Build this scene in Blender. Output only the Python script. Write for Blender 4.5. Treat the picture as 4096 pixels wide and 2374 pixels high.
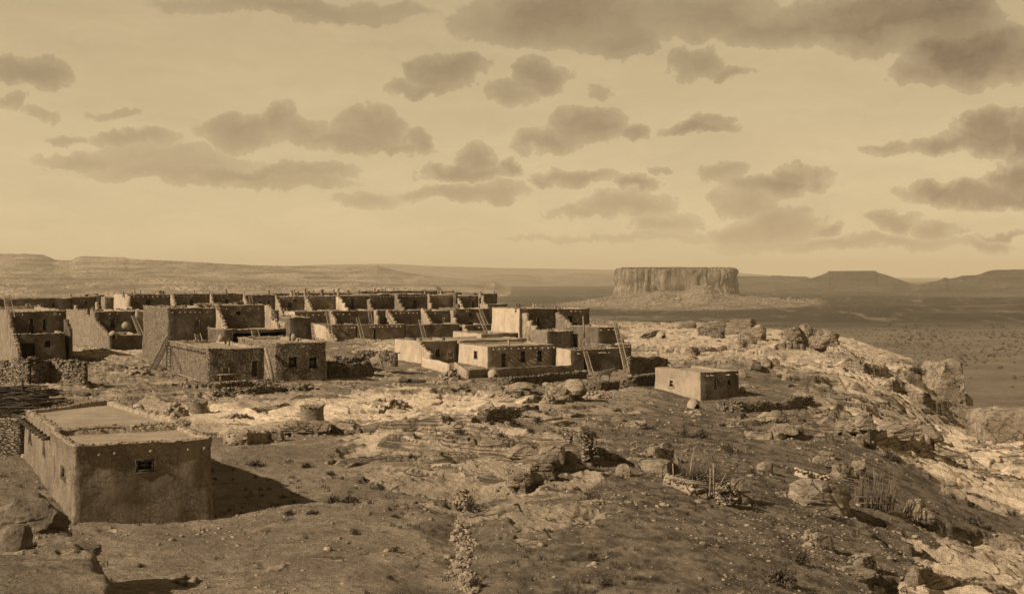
import bpy, math, random
import numpy as np
from mathutils import Vector, Matrix
R = math.radians
C = bpy.context.scene.collection
scn = bpy.context.scene
for o in list(bpy.data.objects): bpy.data.objects.remove(o)

# ------------------------------------------------------------------ camera, world, sun, exposure
EYE = 9.4                      # height of the lens above the yard of the nearest house
F = 5200.0                     # focal length in pixels of a 4096 wide picture
HX, HY = 2048.0, 1092.0        # principal column and horizon row in the same pixels
cam = bpy.data.cameras.new('camera')
cam.sensor_width = 36.0
cam.lens = 36.0 * F / 4096.0
cam.shift_y = -(2374 / 2 - HY) / 4096.0
cam.clip_start = 0.5
cam.clip_end = 90000.0
camo = bpy.data.objects.new('camera', cam)
camo.location = (0, 0, EYE)
camo.rotation_euler = (R(90), 0, 0)
C.objects.link(camo)
scn.camera = camo

SUN_DIR = Vector((-.715, -.42, .555)).normalized()      # towards the sun
sun = bpy.data.lights.new('sun', 'SUN')
sun.energy = 5.0
sun.angle = R(.5)
sun.color = (1.0, .86, .68)
suno = bpy.data.objects.new('sun', sun)
suno.rotation_euler = SUN_DIR.to_track_quat('Z', 'Y').to_euler()
suno.location = (-60, -40, 60)
C.objects.link(suno)

HAZE = 4.6e-5
scn.view_settings.view_transform = 'Standard'
scn.view_settings.look = 'None'
scn.view_settings.gamma = 1.0
scn.view_settings.exposure = 0.34
scn.render.engine = 'CYCLES'
scn.cycles.max_bounces = 5
scn.cycles.diffuse_bounces = 2
scn.cycles.glossy_bounces = 1
scn.cycles.transmission_bounces = 2
scn.cycles.volume_bounces = 0
scn.cycles.use_denoising = True

class NT:
    """small helper for wiring shader nodes"""
    def __init__(s, tree):
        s.t = tree; s.n = tree.nodes; s.l = tree.links
    def node(s, typ, **kw):
        n = s.n.new(typ)
        for k, v in kw.items(): setattr(n, k, v)
        return n
    def put(s, sock, v):
        if hasattr(v, 'links') or hasattr(v, 'is_linked'): s.l.new(v, sock)
        elif v is not None: sock.default_value = v
    def math(s, op, a, b=None, c=None, clamp=False):
        n = s.node('ShaderNodeMath', operation=op, use_clamp=clamp)
        for i, v in enumerate((a, b, c)):
            if v is not None: s.put(n.inputs[i], v)
        return n.outputs[0]
    def vmath(s, op, a, b=None, c=None):
        n = s.node('ShaderNodeVectorMath', operation=op)
        for i, v in enumerate((a, b, c)):
            if v is not None: s.put(n.inputs[i], v)
        return n.outputs['Value'] if op in ('DOT_PRODUCT', 'LENGTH') else n.outputs[0]
    def noise(s, vec, scale, detail=4, rough=.55, dist=0.0, out='Fac'):
        n = s.node('ShaderNodeTexNoise')
        s.put(n.inputs['Vector'], vec)
        n.inputs['Scale'].default_value = scale
        n.inputs['Detail'].default_value = detail
        n.inputs['Roughness'].default_value = rough
        n.inputs['Distortion'].default_value = dist
        return n.outputs[out]
    def vor(s, vec, scale, feature='F1', out='Distance', rnd=1.0):
        n = s.node('ShaderNodeTexVoronoi', feature=feature)
        s.put(n.inputs['Vector'], vec)
        n.inputs['Scale'].default_value = scale
        n.inputs['Randomness'].default_value = rnd
        return n.outputs[out]
    def ramp(s, fac, lo, hi, a=0.0, b=1.0):
        n = s.node('ShaderNodeMapRange', interpolation_type='SMOOTHSTEP')
        s.put(n.inputs[0], fac)
        for i, v in zip((1, 2, 3, 4), (lo, hi, a, b)): n.inputs[i].default_value = v
        return n.outputs[0]
    def mix(s, fac, a, b, blend='MIX'):
        n = s.node('ShaderNodeMix', data_type='RGBA', blend_type=blend)
        s.put(n.inputs[0], fac)
        for k, v in ((6, a), (7, b)):
            s.put(n.inputs[k], (v[0], v[1], v[2], 1) if isinstance(v, tuple) else v)
        return n.outputs[2]
    def scaled(s, vec, sc):
        return s.vmath('MULTIPLY', vec, sc)

# ---- sky: Nishita luminance toned to the print's sepia, with clouds fixed to directions in the sky
CLOUDS = [  # column, row, half width, half height, strength  (pixels of the horizon grid = direction)
 (958,520,175,62,.50),(1125,480,85,80,.50),(1255,530,120,58,.45),(1490,520,120,95,.52),(1440,575,160,46,.46),(1655,585,62,55,.46),(1560,610,90,22,.4),
 (850,690,430,34,.46),(700,650,330,62,.34),(1150,730,260,26,.34),(330,640,200,30,.36),(520,555,135,30,.40),(1250,690,200,30,.36),
 (130,290,118,56,.50),(170,460,90,20,.30),(270,545,75,18,.38),(40,415,36,32,.32),(480,450,85,20,.22),
 (1800,280,140,66,.56),(1690,345,150,30,.42),(2030,380,110,46,.44),(2150,300,105,66,.52),
 (1900,640,85,62,.60),(1850,700,190,34,.60),(2045,675,52,44,.56),(1870,780,240,30,.40),(1470,800,140,30,.26),(2010,770,90,30,.42),
 (2250,60,420,110,.58),(2470,150,190,60,.5),(2860,60,260,90,.44),(3150,110,330,70,.52),(3520,80,330,110,.70),(3760,60,190,120,.75),(1200,30,500,40,.25),
 (3930,215,240,100,.95),(3690,280,150,42,.52),(2770,255,100,56,.46),(2900,300,110,24,.40),(2430,360,50,24,.3),
 (2330,495,165,66,.62),(2190,560,125,44,.56),(2540,520,68,32,.52),(2790,510,120,30,.54),(2850,480,60,22,.4),
 (3960,520,105,95,.95),(3800,575,210,40,.70),(3530,592,70,18,.5),(4100,545,80,90,.85),
 (3960,775,320,48,.90),(4070,720,100,70,.88),(3730,760,100,34,.72),
 (3110,750,200,42,.68),(3190,715,115,36,.60),(2985,810,125,50,.52),(2890,700,90,40,.36),
 (2280,715,150,34,.54),(2180,735,70,24,.48),(2530,735,95,30,.60),(2640,680,40,18,.40),
 (2520,820,190,46,.44),(2350,850,160,22,.38),(2650,890,130,40,.40),
 (3130,905,150,66,.56),(2990,925,160,44,.48),(3320,915,50,22,.52),(3590,895,90,38,.62),(3760,920,95,34,.58),
 (4000,945,70,16,.66),(3960,985,90,22,.56),(3480,975,420,26,.40),(3150,975,300,26,.34),(2500,945,500,16,.2),
]
world = bpy.data.worlds.new('World')
scn.world = world
world.use_nodes = True
T = NT(world.node_tree)
T.n.clear()
tc = T.node('ShaderNodeTexCoord').outputs['Generated']
sep = T.node('ShaderNodeSeparateXYZ'); T.l.new(tc, sep.inputs[0])
az = T.math('ARCTAN2', sep.outputs[0], sep.outputs[1])
hyp = T.math('SQRT', T.math('ADD', T.math('POWER', sep.outputs[0], 2.0), T.math('POWER', sep.outputs[1], 2.0)))
el = T.math('ARCTAN2', sep.outputs[2], hyp)
cmb = T.node('ShaderNodeCombineXYZ'); T.l.new(az, cmb.inputs[0]); T.l.new(el, cmb.inputs[1])
uv = cmb.outputs[0]
n1 = T.noise(uv, 16, 6, .62, 0, 'Color')
n2 = T.noise(uv, 55, 5, .65, 0, 'Color')
w1 = T.vmath('MULTIPLY', T.vmath('SUBTRACT', n1, (.5, .5, .5)), (.062, .032, 0))
w2 = T.vmath('MULTIPLY', T.vmath('SUBTRACT', n2, (.5, .5, .5)), (.028, .018, 0))
wuv = T.vmath('ADD', uv, T.vmath('ADD', w1, w2))
acc = None
for (cx, cy, rx, ry, a) in CLOUDS:
    a0 = math.atan((cx - HX) / F); e0 = math.atan((HY - cy) / F * math.cos(a0))
    sx = F / (rx * 1.18); sy = F / (ry * 1.25)
    v = T.vmath('MULTIPLY_ADD', wuv, (sx, sy, 0), (-a0 * sx, -e0 * sy, 0))
    f = T.math('MULTIPLY_ADD', T.vmath('DOT_PRODUCT', v, v), -a, a)
    acc = f if acc is None else T.math('MAXIMUM', acc, f)
# cloud cover over the rest of the sky, outside what the photograph shows
far = T.ramp(T.math('ABSOLUTE', az), .42, .7)
high = T.ramp(el, .215, .35)
g = T.math('MULTIPLY', T.math('MAXIMUM', far, high), T.math('MULTIPLY', T.math('SUBTRACT', T.noise(uv, 6, 6, .6), .5), 2.6))
acc = T.math('MAXIMUM', acc, g)
glow = T.math('MULTIPLY', T.ramp(acc, -.8, .0), T.ramp(acc, 0, .10, 1, 0))
acc = T.math('MAXIMUM', acc, 0.0)
body = T.ramp(acc, -.02, .30)
depth = T.ramp(acc, .05, .95)
cl = T.math('ADD', T.math('MULTIPLY', body, .15), T.math('MULTIPLY', depth, .74))
cl = T.math('MULTIPLY', cl, T.math('MULTIPLY_ADD', T.noise(T.vmath('MULTIPLY', wuv, (14, 26, 1)), 1.6, 5, .62), 1.5, .22))
# thin streaky veil near the horizon and a soft mottling
st = T.noise(T.vmath('MULTIPLY', wuv, (7, 46, 1)), 1.6, 5, .6)
veil = T.math('MULTIPLY', T.math('SUBTRACT', st, .5), T.ramp(el, .0, .16, .36, .20))
soft = T.math('MULTIPLY', T.math('SUBTRACT', T.noise(T.vmath('MULTIPLY', wuv, (5, 13, 1)), 1.4, 5, .6), .5), .30)
veil = T.math('ADD', veil, soft)
sky = T.node('ShaderNodeTexSky', sky_type='NISHITA')
sky.sun_disc = False
sky.sun_elevation = math.asin(SUN_DIR.z)
sky.sun_rotation = math.atan2(SUN_DIR.x, SUN_DIR.y)
sky.air_density = 1.0; sky.dust_density = 3.0; sky.altitude = 2000
bw = T.node('ShaderNodeRGBToBW'); T.l.new(sky.outputs[0], bw.inputs[0])
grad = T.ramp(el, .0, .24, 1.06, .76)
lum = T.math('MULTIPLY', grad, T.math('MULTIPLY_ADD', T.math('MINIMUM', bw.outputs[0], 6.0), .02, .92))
lum = T.math('ADD', T.math('ADD', lum, veil), T.math('MULTIPLY', glow, .16))
lum = T.math('MULTIPLY', lum, T.ramp(el, .24, .75, 1.0, .38))  # dims the unseen upper sky to cut fill light and deepen shadows
lum = T.math('MULTIPLY', lum, T.math('SUBTRACT', 1.0, T.math('MULTIPLY', cl, .55)))
tint = T.mix(cl, (.632, .492, .286), (.670, .475, .285))
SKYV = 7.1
bg = T.node('ShaderNodeBackground')
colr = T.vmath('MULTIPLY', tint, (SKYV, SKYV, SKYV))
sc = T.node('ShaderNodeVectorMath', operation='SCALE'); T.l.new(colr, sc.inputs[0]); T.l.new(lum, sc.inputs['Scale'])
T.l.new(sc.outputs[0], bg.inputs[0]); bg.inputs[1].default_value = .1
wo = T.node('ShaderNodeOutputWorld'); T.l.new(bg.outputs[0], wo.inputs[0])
world.cycles.sampling_method = 'MANUAL'
world.cycles.sample_map_resolution = 256

# ------------------------------------------------------------------ numeric noise
def _hash(ix, iy, iz, seed):
    h = (ix.astype(np.int64) * 374761393 + iy.astype(np.int64) * 668265263 + iz.astype(np.int64) * 2147483647 // 7 + seed * 974634777) & 0xffffffff
    h = ((h ^ (h >> 13)) * 1274126177) & 0xffffffff
    h = ((h ^ (h >> 16)) * 2246822519) & 0xffffffff
    return ((h ^ (h >> 15)) & 0xffffff) / float(0xffffff) * 2 - 1
def vnoise(x, y, z=None, seed=0):
    x = np.asarray(x, float); y = np.asarray(y, float)
    ix = np.floor(x); iy = np.floor(y); fx = x - ix; fy = y - iy
    ux = fx * fx * fx * (fx * (fx * 6 - 15) + 10); uy = fy * fy * fy * (fy * (fy * 6 - 15) + 10)
    if z is None:
        k = np.zeros_like(ix)
        a = _hash(ix, iy, k, seed); b = _hash(ix + 1, iy, k, seed)
        c = _hash(ix, iy + 1, k, seed); d = _hash(ix + 1, iy + 1, k, seed)
        return (a + (b - a) * ux) * (1 - uy) + (c + (d - c) * ux) * uy
    z = np.asarray(z, float); iz = np.floor(z); fz = z - iz
    uz = fz * fz * (3 - 2 * fz); r = []
    for dz in (0, 1):
        a = _hash(ix, iy, iz + dz, seed); b = _hash(ix + 1, iy, iz + dz, seed)
        c = _hash(ix, iy + 1, iz + dz, seed); d = _hash(ix + 1, iy + 1, iz + dz, seed)
        r.append((a + (b - a) * ux) * (1 - uy) + (c + (d - c) * ux) * uy)
    return r[0] * (1 - uz) + r[1] * uz
def fbm(x, y, oct=4, seed=0, gain=.5, z=None):
    s = 0; a = 1; n = 0
    for i in range(oct):
        s = s + a * vnoise(x, y, z, seed + i * 17); n += a; a *= gain
        x = x * 2.03 + 5.1; y = y * 2.03 + 9.7
        if z is not None: z = z * 2.03 + 3.3
    return s / n
def sstep(a, b, v):
    t = np.clip((v - a) / (b - a), 0, 1)
    return t * t * (3 - 2 * t)

# ------------------------------------------------------------------ pixels <-> places
def X_(px, D): return (px - HX) / F * D
def Z_(py, D): return EYE - (py - HY) / F * D
def proj(x, y, z): return HX + F * x / y, HY + F * (EYE - z) / y

# ------------------------------------------------------------------ objects
def tag(o, label=None, cat=None, group=None, kind=None):
    for k, v in (('label', label), ('category', cat), ('group', group), ('kind', kind)):
        if v: o[k] = v
    return o
def empty(name, loc, label=None, cat=None, group=None):
    o = bpy.data.objects.new(name, None); o.location = loc; o.empty_display_size = .3
    C.objects.link(o); return tag(o, label, cat, group)
def wloc(o):
    v = Vector((0, 0, 0))
    while o: v = v + Vector(o.location); o = o.parent
    return v
class MB:
    def __init__(s): s.v = []; s.f = []; s.k = 0
    def add(s, v, f):
        v = np.asarray(v, float).reshape(-1, 3)
        s.v.append(v); k = s.k
        s.f.extend([tuple(i + k for i in q) for q in f]); s.k += len(v)
        return s
    def box(s, c, sz, rot=0.0, jit=0.0, rnd=random):
        v = []
        for dx in (-.5, .5):
            for dy in (-.5, .5):
                for dz in (-.5, .5):
                    x = dx * sz[0] * (1 + rnd.uniform(-jit, jit)); y = dy * sz[1] * (1 + rnd.uniform(-jit, jit)); z = dz * sz[2]
                    v.append((c[0] + x * math.cos(rot) - y * math.sin(rot), c[1] + x * math.sin(rot) + y * math.cos(rot), c[2] + z))
        return s.add(v, [(0, 1, 3, 2), (4, 6, 7, 5), (0, 4, 5, 1), (2, 3, 7, 6), (0, 2, 6, 4), (1, 5, 7, 3)])
    def tube(s, pts, rad, n=8, cap=True):
        pts = [Vector(p) for p in pts]
        rad = rad if isinstance(rad, (list, tuple)) else [rad] * len(pts)
        v = []; m = len(pts)
        for i, p in enumerate(pts):
            d = (pts[min(i + 1, m - 1)] - pts[max(i - 1, 0)]).normalized()
            a = d.orthogonal().normalized() if i == 0 else (a - d * a.dot(d)).normalized()
            b = d.cross(a)
            for k in range(n):
                t = 2 * math.pi * k / n
                v.append(p + (a * math.cos(t) + b * math.sin(t)) * rad[i])
        f = [(i * n + k, i * n + (k + 1) % n, (i + 1) * n + (k + 1) % n, (i + 1) * n + k) for i in range(m - 1) for k in range(n)]
        if cap: f += [tuple(range(n))[::-1], tuple((m - 1) * n + k for k in range(n))]
        return s.add([tuple(q) for q in v], f)
    def build(s, name, mat, parent=None, smooth=False):
        v = np.concatenate(s.v) if s.v else np.zeros((0, 3))
        if parent is not None: v = v - np.array(wloc(parent))
        return mesh_obj(name, v, s.f, mat, parent, smooth)
def mesh_obj(name, v, f, mat, parent=None, smooth=False, loc=None):
    me = bpy.data.meshes.new(name)
    v = np.asarray(v, float)
    if loc is not None: v = v - np.array(loc)
    me.vertices.add(len(v)); me.vertices.foreach_set('co', v.astype(np.float32).ravel())
    if isinstance(f, np.ndarray):
        nl = f.shape[1]; me.loops.add(f.size); me.loops.foreach_set('vertex_index', f.astype(np.int32).ravel())
        me.polygons.add(len(f)); me.polygons.foreach_set('loop_start', np.arange(0, f.size, nl, dtype=np.int32))
    else:
        tot = [len(q) for q in f]; me.loops.add(sum(tot)); me.loops.foreach_set('vertex_index', np.array([i for q in f for i in q], np.int32))
        me.polygons.add(len(f)); me.polygons.foreach_set('loop_start', np.concatenate([[0], np.cumsum(tot)[:-1]]).astype(np.int32))
    me.update(calc_edges=True)
    me.validate()
    if smooth: me.polygons.foreach_set('use_smooth', np.ones(len(me.polygons), bool))
    if mat: me.materials.append(mat)
    o = bpy.data.objects.new(name, me); C.objects.link(o)
    if loc is not None: o.location = loc
    if parent is not None: o.parent = parent
    return o
def attr(o, name, vals):
    a = o.data.attributes.new(name, 'FLOAT', 'POINT'); a.data.foreach_set('value', np.asarray(vals, np.float32).ravel())
def grid_faces(r, c):
    i = np.arange((r - 1) * (c - 1)); a = (i // (c - 1)) * c + i % (c - 1)
    return np.stack([a, a + 1, a + c + 1, a + c], 1)

# ------------------------------------------------------------------ materials
S = lambda v, w=1.0: (v * 1.0, v * .79, v * .56)       # toned greys of the print
def surface(name, lo, hi, scale=1.0, bump=.3, bscale=None, rough=.9, stretch=(1, 1, 1), spots=0.0, spot_scale=6, spot_col=.1, extra=None):
    m = bpy.data.materials.new(name); m.use_nodes = True
    T = NT(m.node_tree); T.n.clear()
    P = T.node('ShaderNodeNewGeometry').outputs['Position']
    P = T.vmath('MULTIPLY', P, stretch)
    n = T.noise(P, .9 * scale, 6, .6, .2)
    n2 = T.noise(P, 7 * scale, 5, .65)
    f = T.ramp(T.math('ADD', T.math('MULTIPLY', n, .65), T.math('MULTIPLY', n2, .35)), .34, .64)
    col = T.mix(f, lo, hi)
    if spots: col = T.mix(T.ramp(T.noise(P, spot_scale, 4, .7), .56, .66, 0, spots), col, S(spot_col))
    b = T.math('ADD', T.noise(P, (bscale or 6 * scale), 7, .68), T.math('MULTIPLY', T.noise(P, 1.4 * scale, 3), 1.5))
    if extra: col, b = extra(T, P, col, b)
    bp = T.node('ShaderNodeBump'); bp.inputs['Strength'].default_value = min(1, bump * 2); bp.inputs['Distance'].default_value = .10
    T.l.new(b, bp.inputs['Height'])
    bs = T.node('ShaderNodeBsdfPrincipled'); bs.inputs['Roughness'].default_value = rough
    bs.inputs['Specular IOR Level'].default_value = .15
    T.l.new(col, bs.inputs['Base Color']); T.l.new(bp.outputs[0], bs.inputs['Normal'])
    mo = T.node('ShaderNodeOutputMaterial'); T.l.new(bs.outputs[0], mo.inputs[0])
    return m
def rubble_x(size=.28, mortar=.10, flat=2.2, wgt=.8):
    def fn(T, P, col, b):
        Q = T.vmath('MULTIPLY', P, (1, 1, flat))
        Q = T.vmath('ADD', Q, T.vmath('MULTIPLY', T.vmath('SUBTRACT', T.noise(Q, 2.5, 3, .5, 0, 'Color'), (.5, .5, .5)), (.25, .25, .25)))
        e = T.vor(Q, 1 / size, 'DISTANCE_TO_EDGE')
        c = T.vor(Q, 1 / size, 'F1', 'Color')
        s = T.node('ShaderNodeSeparateColor'); T.l.new(c, s.inputs[0])
        col = T.mix(T.math('MULTIPLY', s.outputs[0], wgt), col, T.mix(s.outputs[1], S(.07), S(.38)))
        col = T.mix(T.ramp(e, .02, .09, .85, 0), col, S(mortar * .6))
        b = T.math('ADD', T.math('MULTIPLY', T.ramp(e, .0, .16), 1.8), T.math('ADD', T.math('MULTIPLY', b, .5), T.math('MULTIPLY', s.outputs[2], .8)))
        return col, b
    return fn
def cracks_x(T, P, col, b):
    Q = T.vmath('ADD', P, T.vmath('MULTIPLY', T.noise(P, 2.2, 4, .6, 0, 'Color'), (.35, .35, .35)))
    e = T.vor(Q, 4.2, 'DISTANCE_TO_EDGE')
    k = T.math('MULTIPLY', T.ramp(e, .01, .045, .42, 0), T.ramp(T.noise(P, .8, 2), .38, .52))
    # rain streaks and damp stains
    st = T.noise(T.vmath('MULTIPLY', P, (2.2, 2.2, .22)), 1.0, 4, .6)
    col = T.mix(T.ramp(st, .50, .70, 0, .45), col, S(.12))
    col = T.mix(k, col, S(.07))
    return col, T.math('SUBTRACT', b, T.math('MULTIPLY', k, .9))
def streak_x(T, P, col, b):
    st = T.noise(T.vmath('MULTIPLY', P, (2.4, 2.4, .25)), 1.0, 4, .65)
    col = T.mix(T.ramp(st, .46, .66, 0, .6), col, S(.10))
    return col, b
def faint_x(T, P, col, b):
    st = T.noise(T.vmath('MULTIPLY', P, (1.7, 1.7, .5)), 1.0, 5, .7)
    return T.mix(T.ramp(st, .50, .70, 0, .35), col, S(.16)), b
M = {}
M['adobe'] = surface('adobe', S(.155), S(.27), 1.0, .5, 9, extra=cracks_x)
M['adobe_dark'] = surface('adobe_dark', S(.060), S(.140), 1.1, .30, 5, extra=streak_x, spots=.5, spot_scale=1.7, spot_col=.24)  # worn by fronts turned from the sun; their shade is put in the colour
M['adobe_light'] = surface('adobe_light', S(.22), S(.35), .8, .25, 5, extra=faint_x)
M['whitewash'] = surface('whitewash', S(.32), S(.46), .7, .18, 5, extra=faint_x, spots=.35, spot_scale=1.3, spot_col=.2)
M['stone'] = surface('stone_masonry', S(.17), S(.36), 1.2, .5, 5, extra=rubble_x(.26, .09, 2.2, .7))
M['stone_big'] = surface('stone_blocks', S(.15), S(.28), 1.2, .5, 5, extra=rubble_x(.34, .12, 2.0, .5))
M['patchy'] = surface('patchy_plaster', S(.20), S(.36), 1.2, .35, 6, extra=rubble_x(.30, .25, 2.0, .35))
M['roof'] = surface('roof_earth', S(.22), S(.34), .8, .22, 4, spots=.3, spot_scale=9, spot_col=.13)
M['rim'] = surface('parapet_stone', S(.16), S(.34), 3, .4, 6)
M['wood'] = surface('weathered_wood', S(.13), S(.32), 4, .2, 12, stretch=(1, 1, 1))
M['sticks'] = surface('grey_brush_sticks', S(.07), S(.20), 4, .2, 12)
M['wood_dark'] = surface('dark_wood', S(.035), S(.085), 4, .2, 12)
M['paint'] = surface('painted_wood', S(.30), S(.42), 4, .1, 12)
M['dark'] = surface('painted_shade', S(.018), S(.03), 1, .05)  # near-black panels paint the shade inside holes, porches and oven doors
M['clay'] = surface('clay', S(.18), S(.32), 3, .3, 8)
M['iron'] = surface('rusty_iron', S(.03), S(.07), 5, .1, 10, rough=.6)
def glass():
    m = bpy.data.materials.new('window_glass'); m.use_nodes = True
    b = m.node_tree.nodes['Principled BSDF']
    b.inputs['Base Color'].default_value = (.02, .016, .010, 1); b.inputs['Roughness'].default_value = .12
    return m
M['glass'] = glass()
# ------------------------------------------------------------------ the mesa top: one sheet from measured points
CP = [ # column, row, distance
 (295,2093,48.8),(848,2070,51.8),(100,1800,62.5),(430,1800,66),(600,2374,38),(1200,2374,38),(1800,2374,38),(2300,2374,38.5),(2900,2374,39),
 (1200,2100,48),(1700,2100,48.6),(2200,2100,48.5),(2700,2150,47),
 (3300,2374,42),(3700,2374,48),(4096,2374,56),(4700,2374,66),
 (1250,1690,82),(700,1740,74),(1500,1720,78),(1850,1760,72),(2250,1925,59),(2000,1930,58.5),(2400,1780,74),(2330,1900,62),
 (2850,1990,60),(3100,2080,57),(3250,2050,62),(3480,2000,72),(3650,2060,72),(3900,2150,74),(4096,2100,86),
 (3400,1780,92),(3560,1830,92),(3800,1900,96),(3800,1760,128),(4096,1860,118),(4096,1760,146),(3700,1690,150),
 (3000,1620,114),(2803,1607,119),(2620,1560,121),(2955,1570,124),(3235,1620,118),(2500,1600,110),
 (832,1527,119),(600,1520,119),(1060,1525,118),(1305,1515,122),(300,1520,115),(0,1530,112),(-400,1550,110),
 (300,1410,158),(560,1450,137),(-200,1420,156),(100,1620,92),(500,1620,93),(900,1600,95),(1500,1600,97),(2000,1600,100),(2250,1620,102),
 (1600,1500,134),(1860,1475,146),(2210,1478,150),(2560,1500,146),(2400,1540,132),(2150,1540,128),(1750,1540,122),
 (1500,1375,192),(1900,1372,196),(1000,1375,182),(600,1390,166),
 (2600,1400,186),(2700,1330,244),(2520,1300,276),(2900,1300,270),(3150,1345,240),(3350,1360,228),(2900,1420,178),(3050,1480,150),(3300,1440,182),(3800,1695,165),(3870,1700,172),
 (3550,1450,196),(3640,1455,200),(3500,1560,152),(3700,1620,162),(3300,1540,146),
 (1000,1200,330),(2000,1210,330),(0,1200,320),(-900,1400,160),(-900,1800,70),(5200,2000,110),(5200,2400,70),
]
BX = np.array([[X_(a, D), D] for a, b, D in CP]); BZ = np.array([Z_(b, D) for a, b, D in CP])
_s = np.array([1.0, 1.0])
def _phi(r2): return .5 * r2 * np.log(r2 + 1e-9)
# warp distance so that near and far points weigh alike
def _q(x, y): return np.stack([x / y * 3.0, np.log(y)], -1)
_K = _q(BX[:, 0], BX[:, 1]); _n = len(_K)
_A = np.zeros((_n + 3, _n + 3))
_A[:_n, :_n] = _phi(((_K[:, None] - _K[None]) ** 2).sum(-1)) + np.eye(_n) * .004
_A[:_n, _n] = 1; _A[:_n, _n + 1:] = _K; _A[_n, :_n] = 1; _A[_n + 1:, :_n] = _K.T
_W = np.linalg.solve(_A, np.concatenate([BZ, np.zeros(3)]))
def base_z(x, y):
    x = np.asarray(x, float); y = np.maximum(np.asarray(y, float), 22.0)
    sh = x.shape; q = _q(x.ravel(), y.ravel()); out = np.empty(len(q))
    for i in range(0, len(q), 60000):
        d = ((q[i:i + 60000, None] - _K[None]) ** 2).sum(-1)
        out[i:i + 60000] = _phi(d) @ _W[:_n] + _W[_n] + q[i:i + 60000] @ _W[_n + 1:]
    return np.clip(out.reshape(sh), -16, 4)

# where bare sandstone shows (1) and where dark gravel lies, drawn as outlines on the ground
GW, GH, GS = 640, 140, 10
GX0, GY0 = -1100, 1180
def _poly(m, pts, val):
    xs = GX0 + (np.arange(GW) + .5) * GS; ys = GY0 + (np.arange(GH) + .5) * GS
    Xg, Yg = np.meshgrid(xs, ys); ins = np.zeros(Xg.shape, bool); n = len(pts)
    for i in range(n):
        x0, y0 = pts[i]; x1, y1 = pts[(i + 1) % n]
        c = ((y0 > Yg) != (y1 > Yg)) & (Xg < (x1 - x0) * (Yg - y0) / ((y1 - y0) or 1e-9) + x0)
        ins ^= c
    m[ins] = val
def _blur(m, k):
    for _ in range(k):
        p = np.pad(m, 1, mode='edge')
        m = (p[1:-1, 1:-1] * 2 + p[:-2, 1:-1] + p[2:, 1:-1] + p[1:-1, :-2] + p[1:-1, 2:]) / 6
    return m
rock = np.full((GH, GW), .42); grav = np.zeros((GH, GW)); tone = np.zeros((GH, GW))
_poly(rock, [(-1100,1700),(1300,1760),(1700,1960),(2400,2000),(2500,2700),(-1100,2700)], .06)
_poly(rock, [(-900,1390),(262,1380),(640,1380),(640,1500),(-900,1500)], .78)
_poly(rock, [(-900,1530),(150,1535),(640,1530),(760,1600),(560,1625),(-900,1620)], .60)
_poly(rock, [(1200,1560),(1650,1550),(2050,1580),(2300,1640),(2250,1690),(1950,1712),(1600,1712),(1400,1708),(1120,1740),(830,1720),(480,1660),(560,1610),(900,1590)], .95)
_poly(rock, [(700,1540),(1300,1545),(1900,1535),(2200,1560),(2000,1590),(1200,1580)], .55)
_poly(rock, [(1450,1345),(1960,1345),(1960,1420),(1450,1420)], .9)
_poly(rock, [(1620,1770),(1850,1690),(2140,1700),(2330,1780),(2350,1850),(2320,1900),(2150,1920),(1950,1890),(1720,1880),(1500,1850),(1500,1800)], .85)
_poly(rock, [(1400,1840),(1750,1860),(1760,1950),(1600,1960),(1350,1900)], .55)
_poly(rock, [(2250,1905),(2480,1905),(2520,1935),(2360,1955),(2220,1940)], .9)
_poly(rock, [(1900,1950),(2260,1990),(2480,2040),(2380,2070),(2150,2050),(1900,2000)], .6)
_poly(rock, [(2120,2040),(2250,2080),(2180,2110),(2050,2070)], .6)
_poly(rock, [(2440,1800),(2650,1840),(2700,1930),(2640,1945),(2450,1850)], .8)
_poly(rock, [(2200,1640),(2500,1640),(2500,1700),(2250,1700)], .55)
_poly(rock, [(2440,1270),(3100,1260),(3350,1320),(3650,1400),(3950,1460),(5300,1600),(5300,2700),(3450,2700),(3350,2374),(3560,2250),(3300,2080),(3000,1650),(3240,1610),(3050,1500),(2960,1440),(2560,1480)], .95)
_poly(rock, [(2560,1480),(2960,1470),(3240,1580),(3240,1640),(2860,1680),(2560,1600)], .2)
_poly(rock, [(2900,1640),(3150,1640),(3180,1700),(3000,1760),(2900,1700)], .7)
# gravel tongue down the right hand slope
_poly(rock, [(3000,1720),(3200,1660),(3330,1720),(3470,1800),(3570,1870),(3640,1950),(3850,2030),(4096,2110),(4400,2160),(4400,2200),(4096,2180),(3780,2110),(3620,2080),(3700,2180),(3500,2120),(3480,2200),(3600,2280),(3480,2374),(3400,2700),(2300,2700),(2450,2100),(2750,1980),(2500,1900),(2480,1800),(2560,1720)], .03)
_poly(rock, [(3330,2040),(3480,2060),(3620,2160),(3820,2230),(3900,2290),(3700,2240),(3500,2180),(3420,2110)], .9)
_poly(rock, [(3000,1490),(3180,1520),(3300,1590),(3200,1600),(3020,1540)], .15)
_poly(grav, [(2300,1700),(3100,1600),(3330,1700),(3570,1870),(3640,1950),(3850,2030),(4400,2120),(4400,2230),(3780,2150),(3600,2280),(3480,2374),(3400,2700),(2100,2700),(2200,2100),(2500,1980),(2350,1850)], 1.0)
_poly(grav, [(2560,1480),(3000,1480),(3280,1590),(3300,1700),(2560,1660)], .6)
_poly(grav, [(1500,1960),(2250,1990),(2300,2200),(2200,2374),(1900,2374),(1850,2100)], .6)
_poly(grav, [(100,1850),(820,1740),(1200,1850),(1300,2080),(860,2080),(860,1760)], .4)
_poly(tone, [(3420,1600),(3620,1700),(4000,1790),(5000,1900),(5000,2060),(4096,2040),(3760,1960),(3600,1860),(3480,1780)], 1.0)
_poly(tone, [(1500,1370),(1900,1370),(1900,1400),(1500,1400)], .8)
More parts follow.
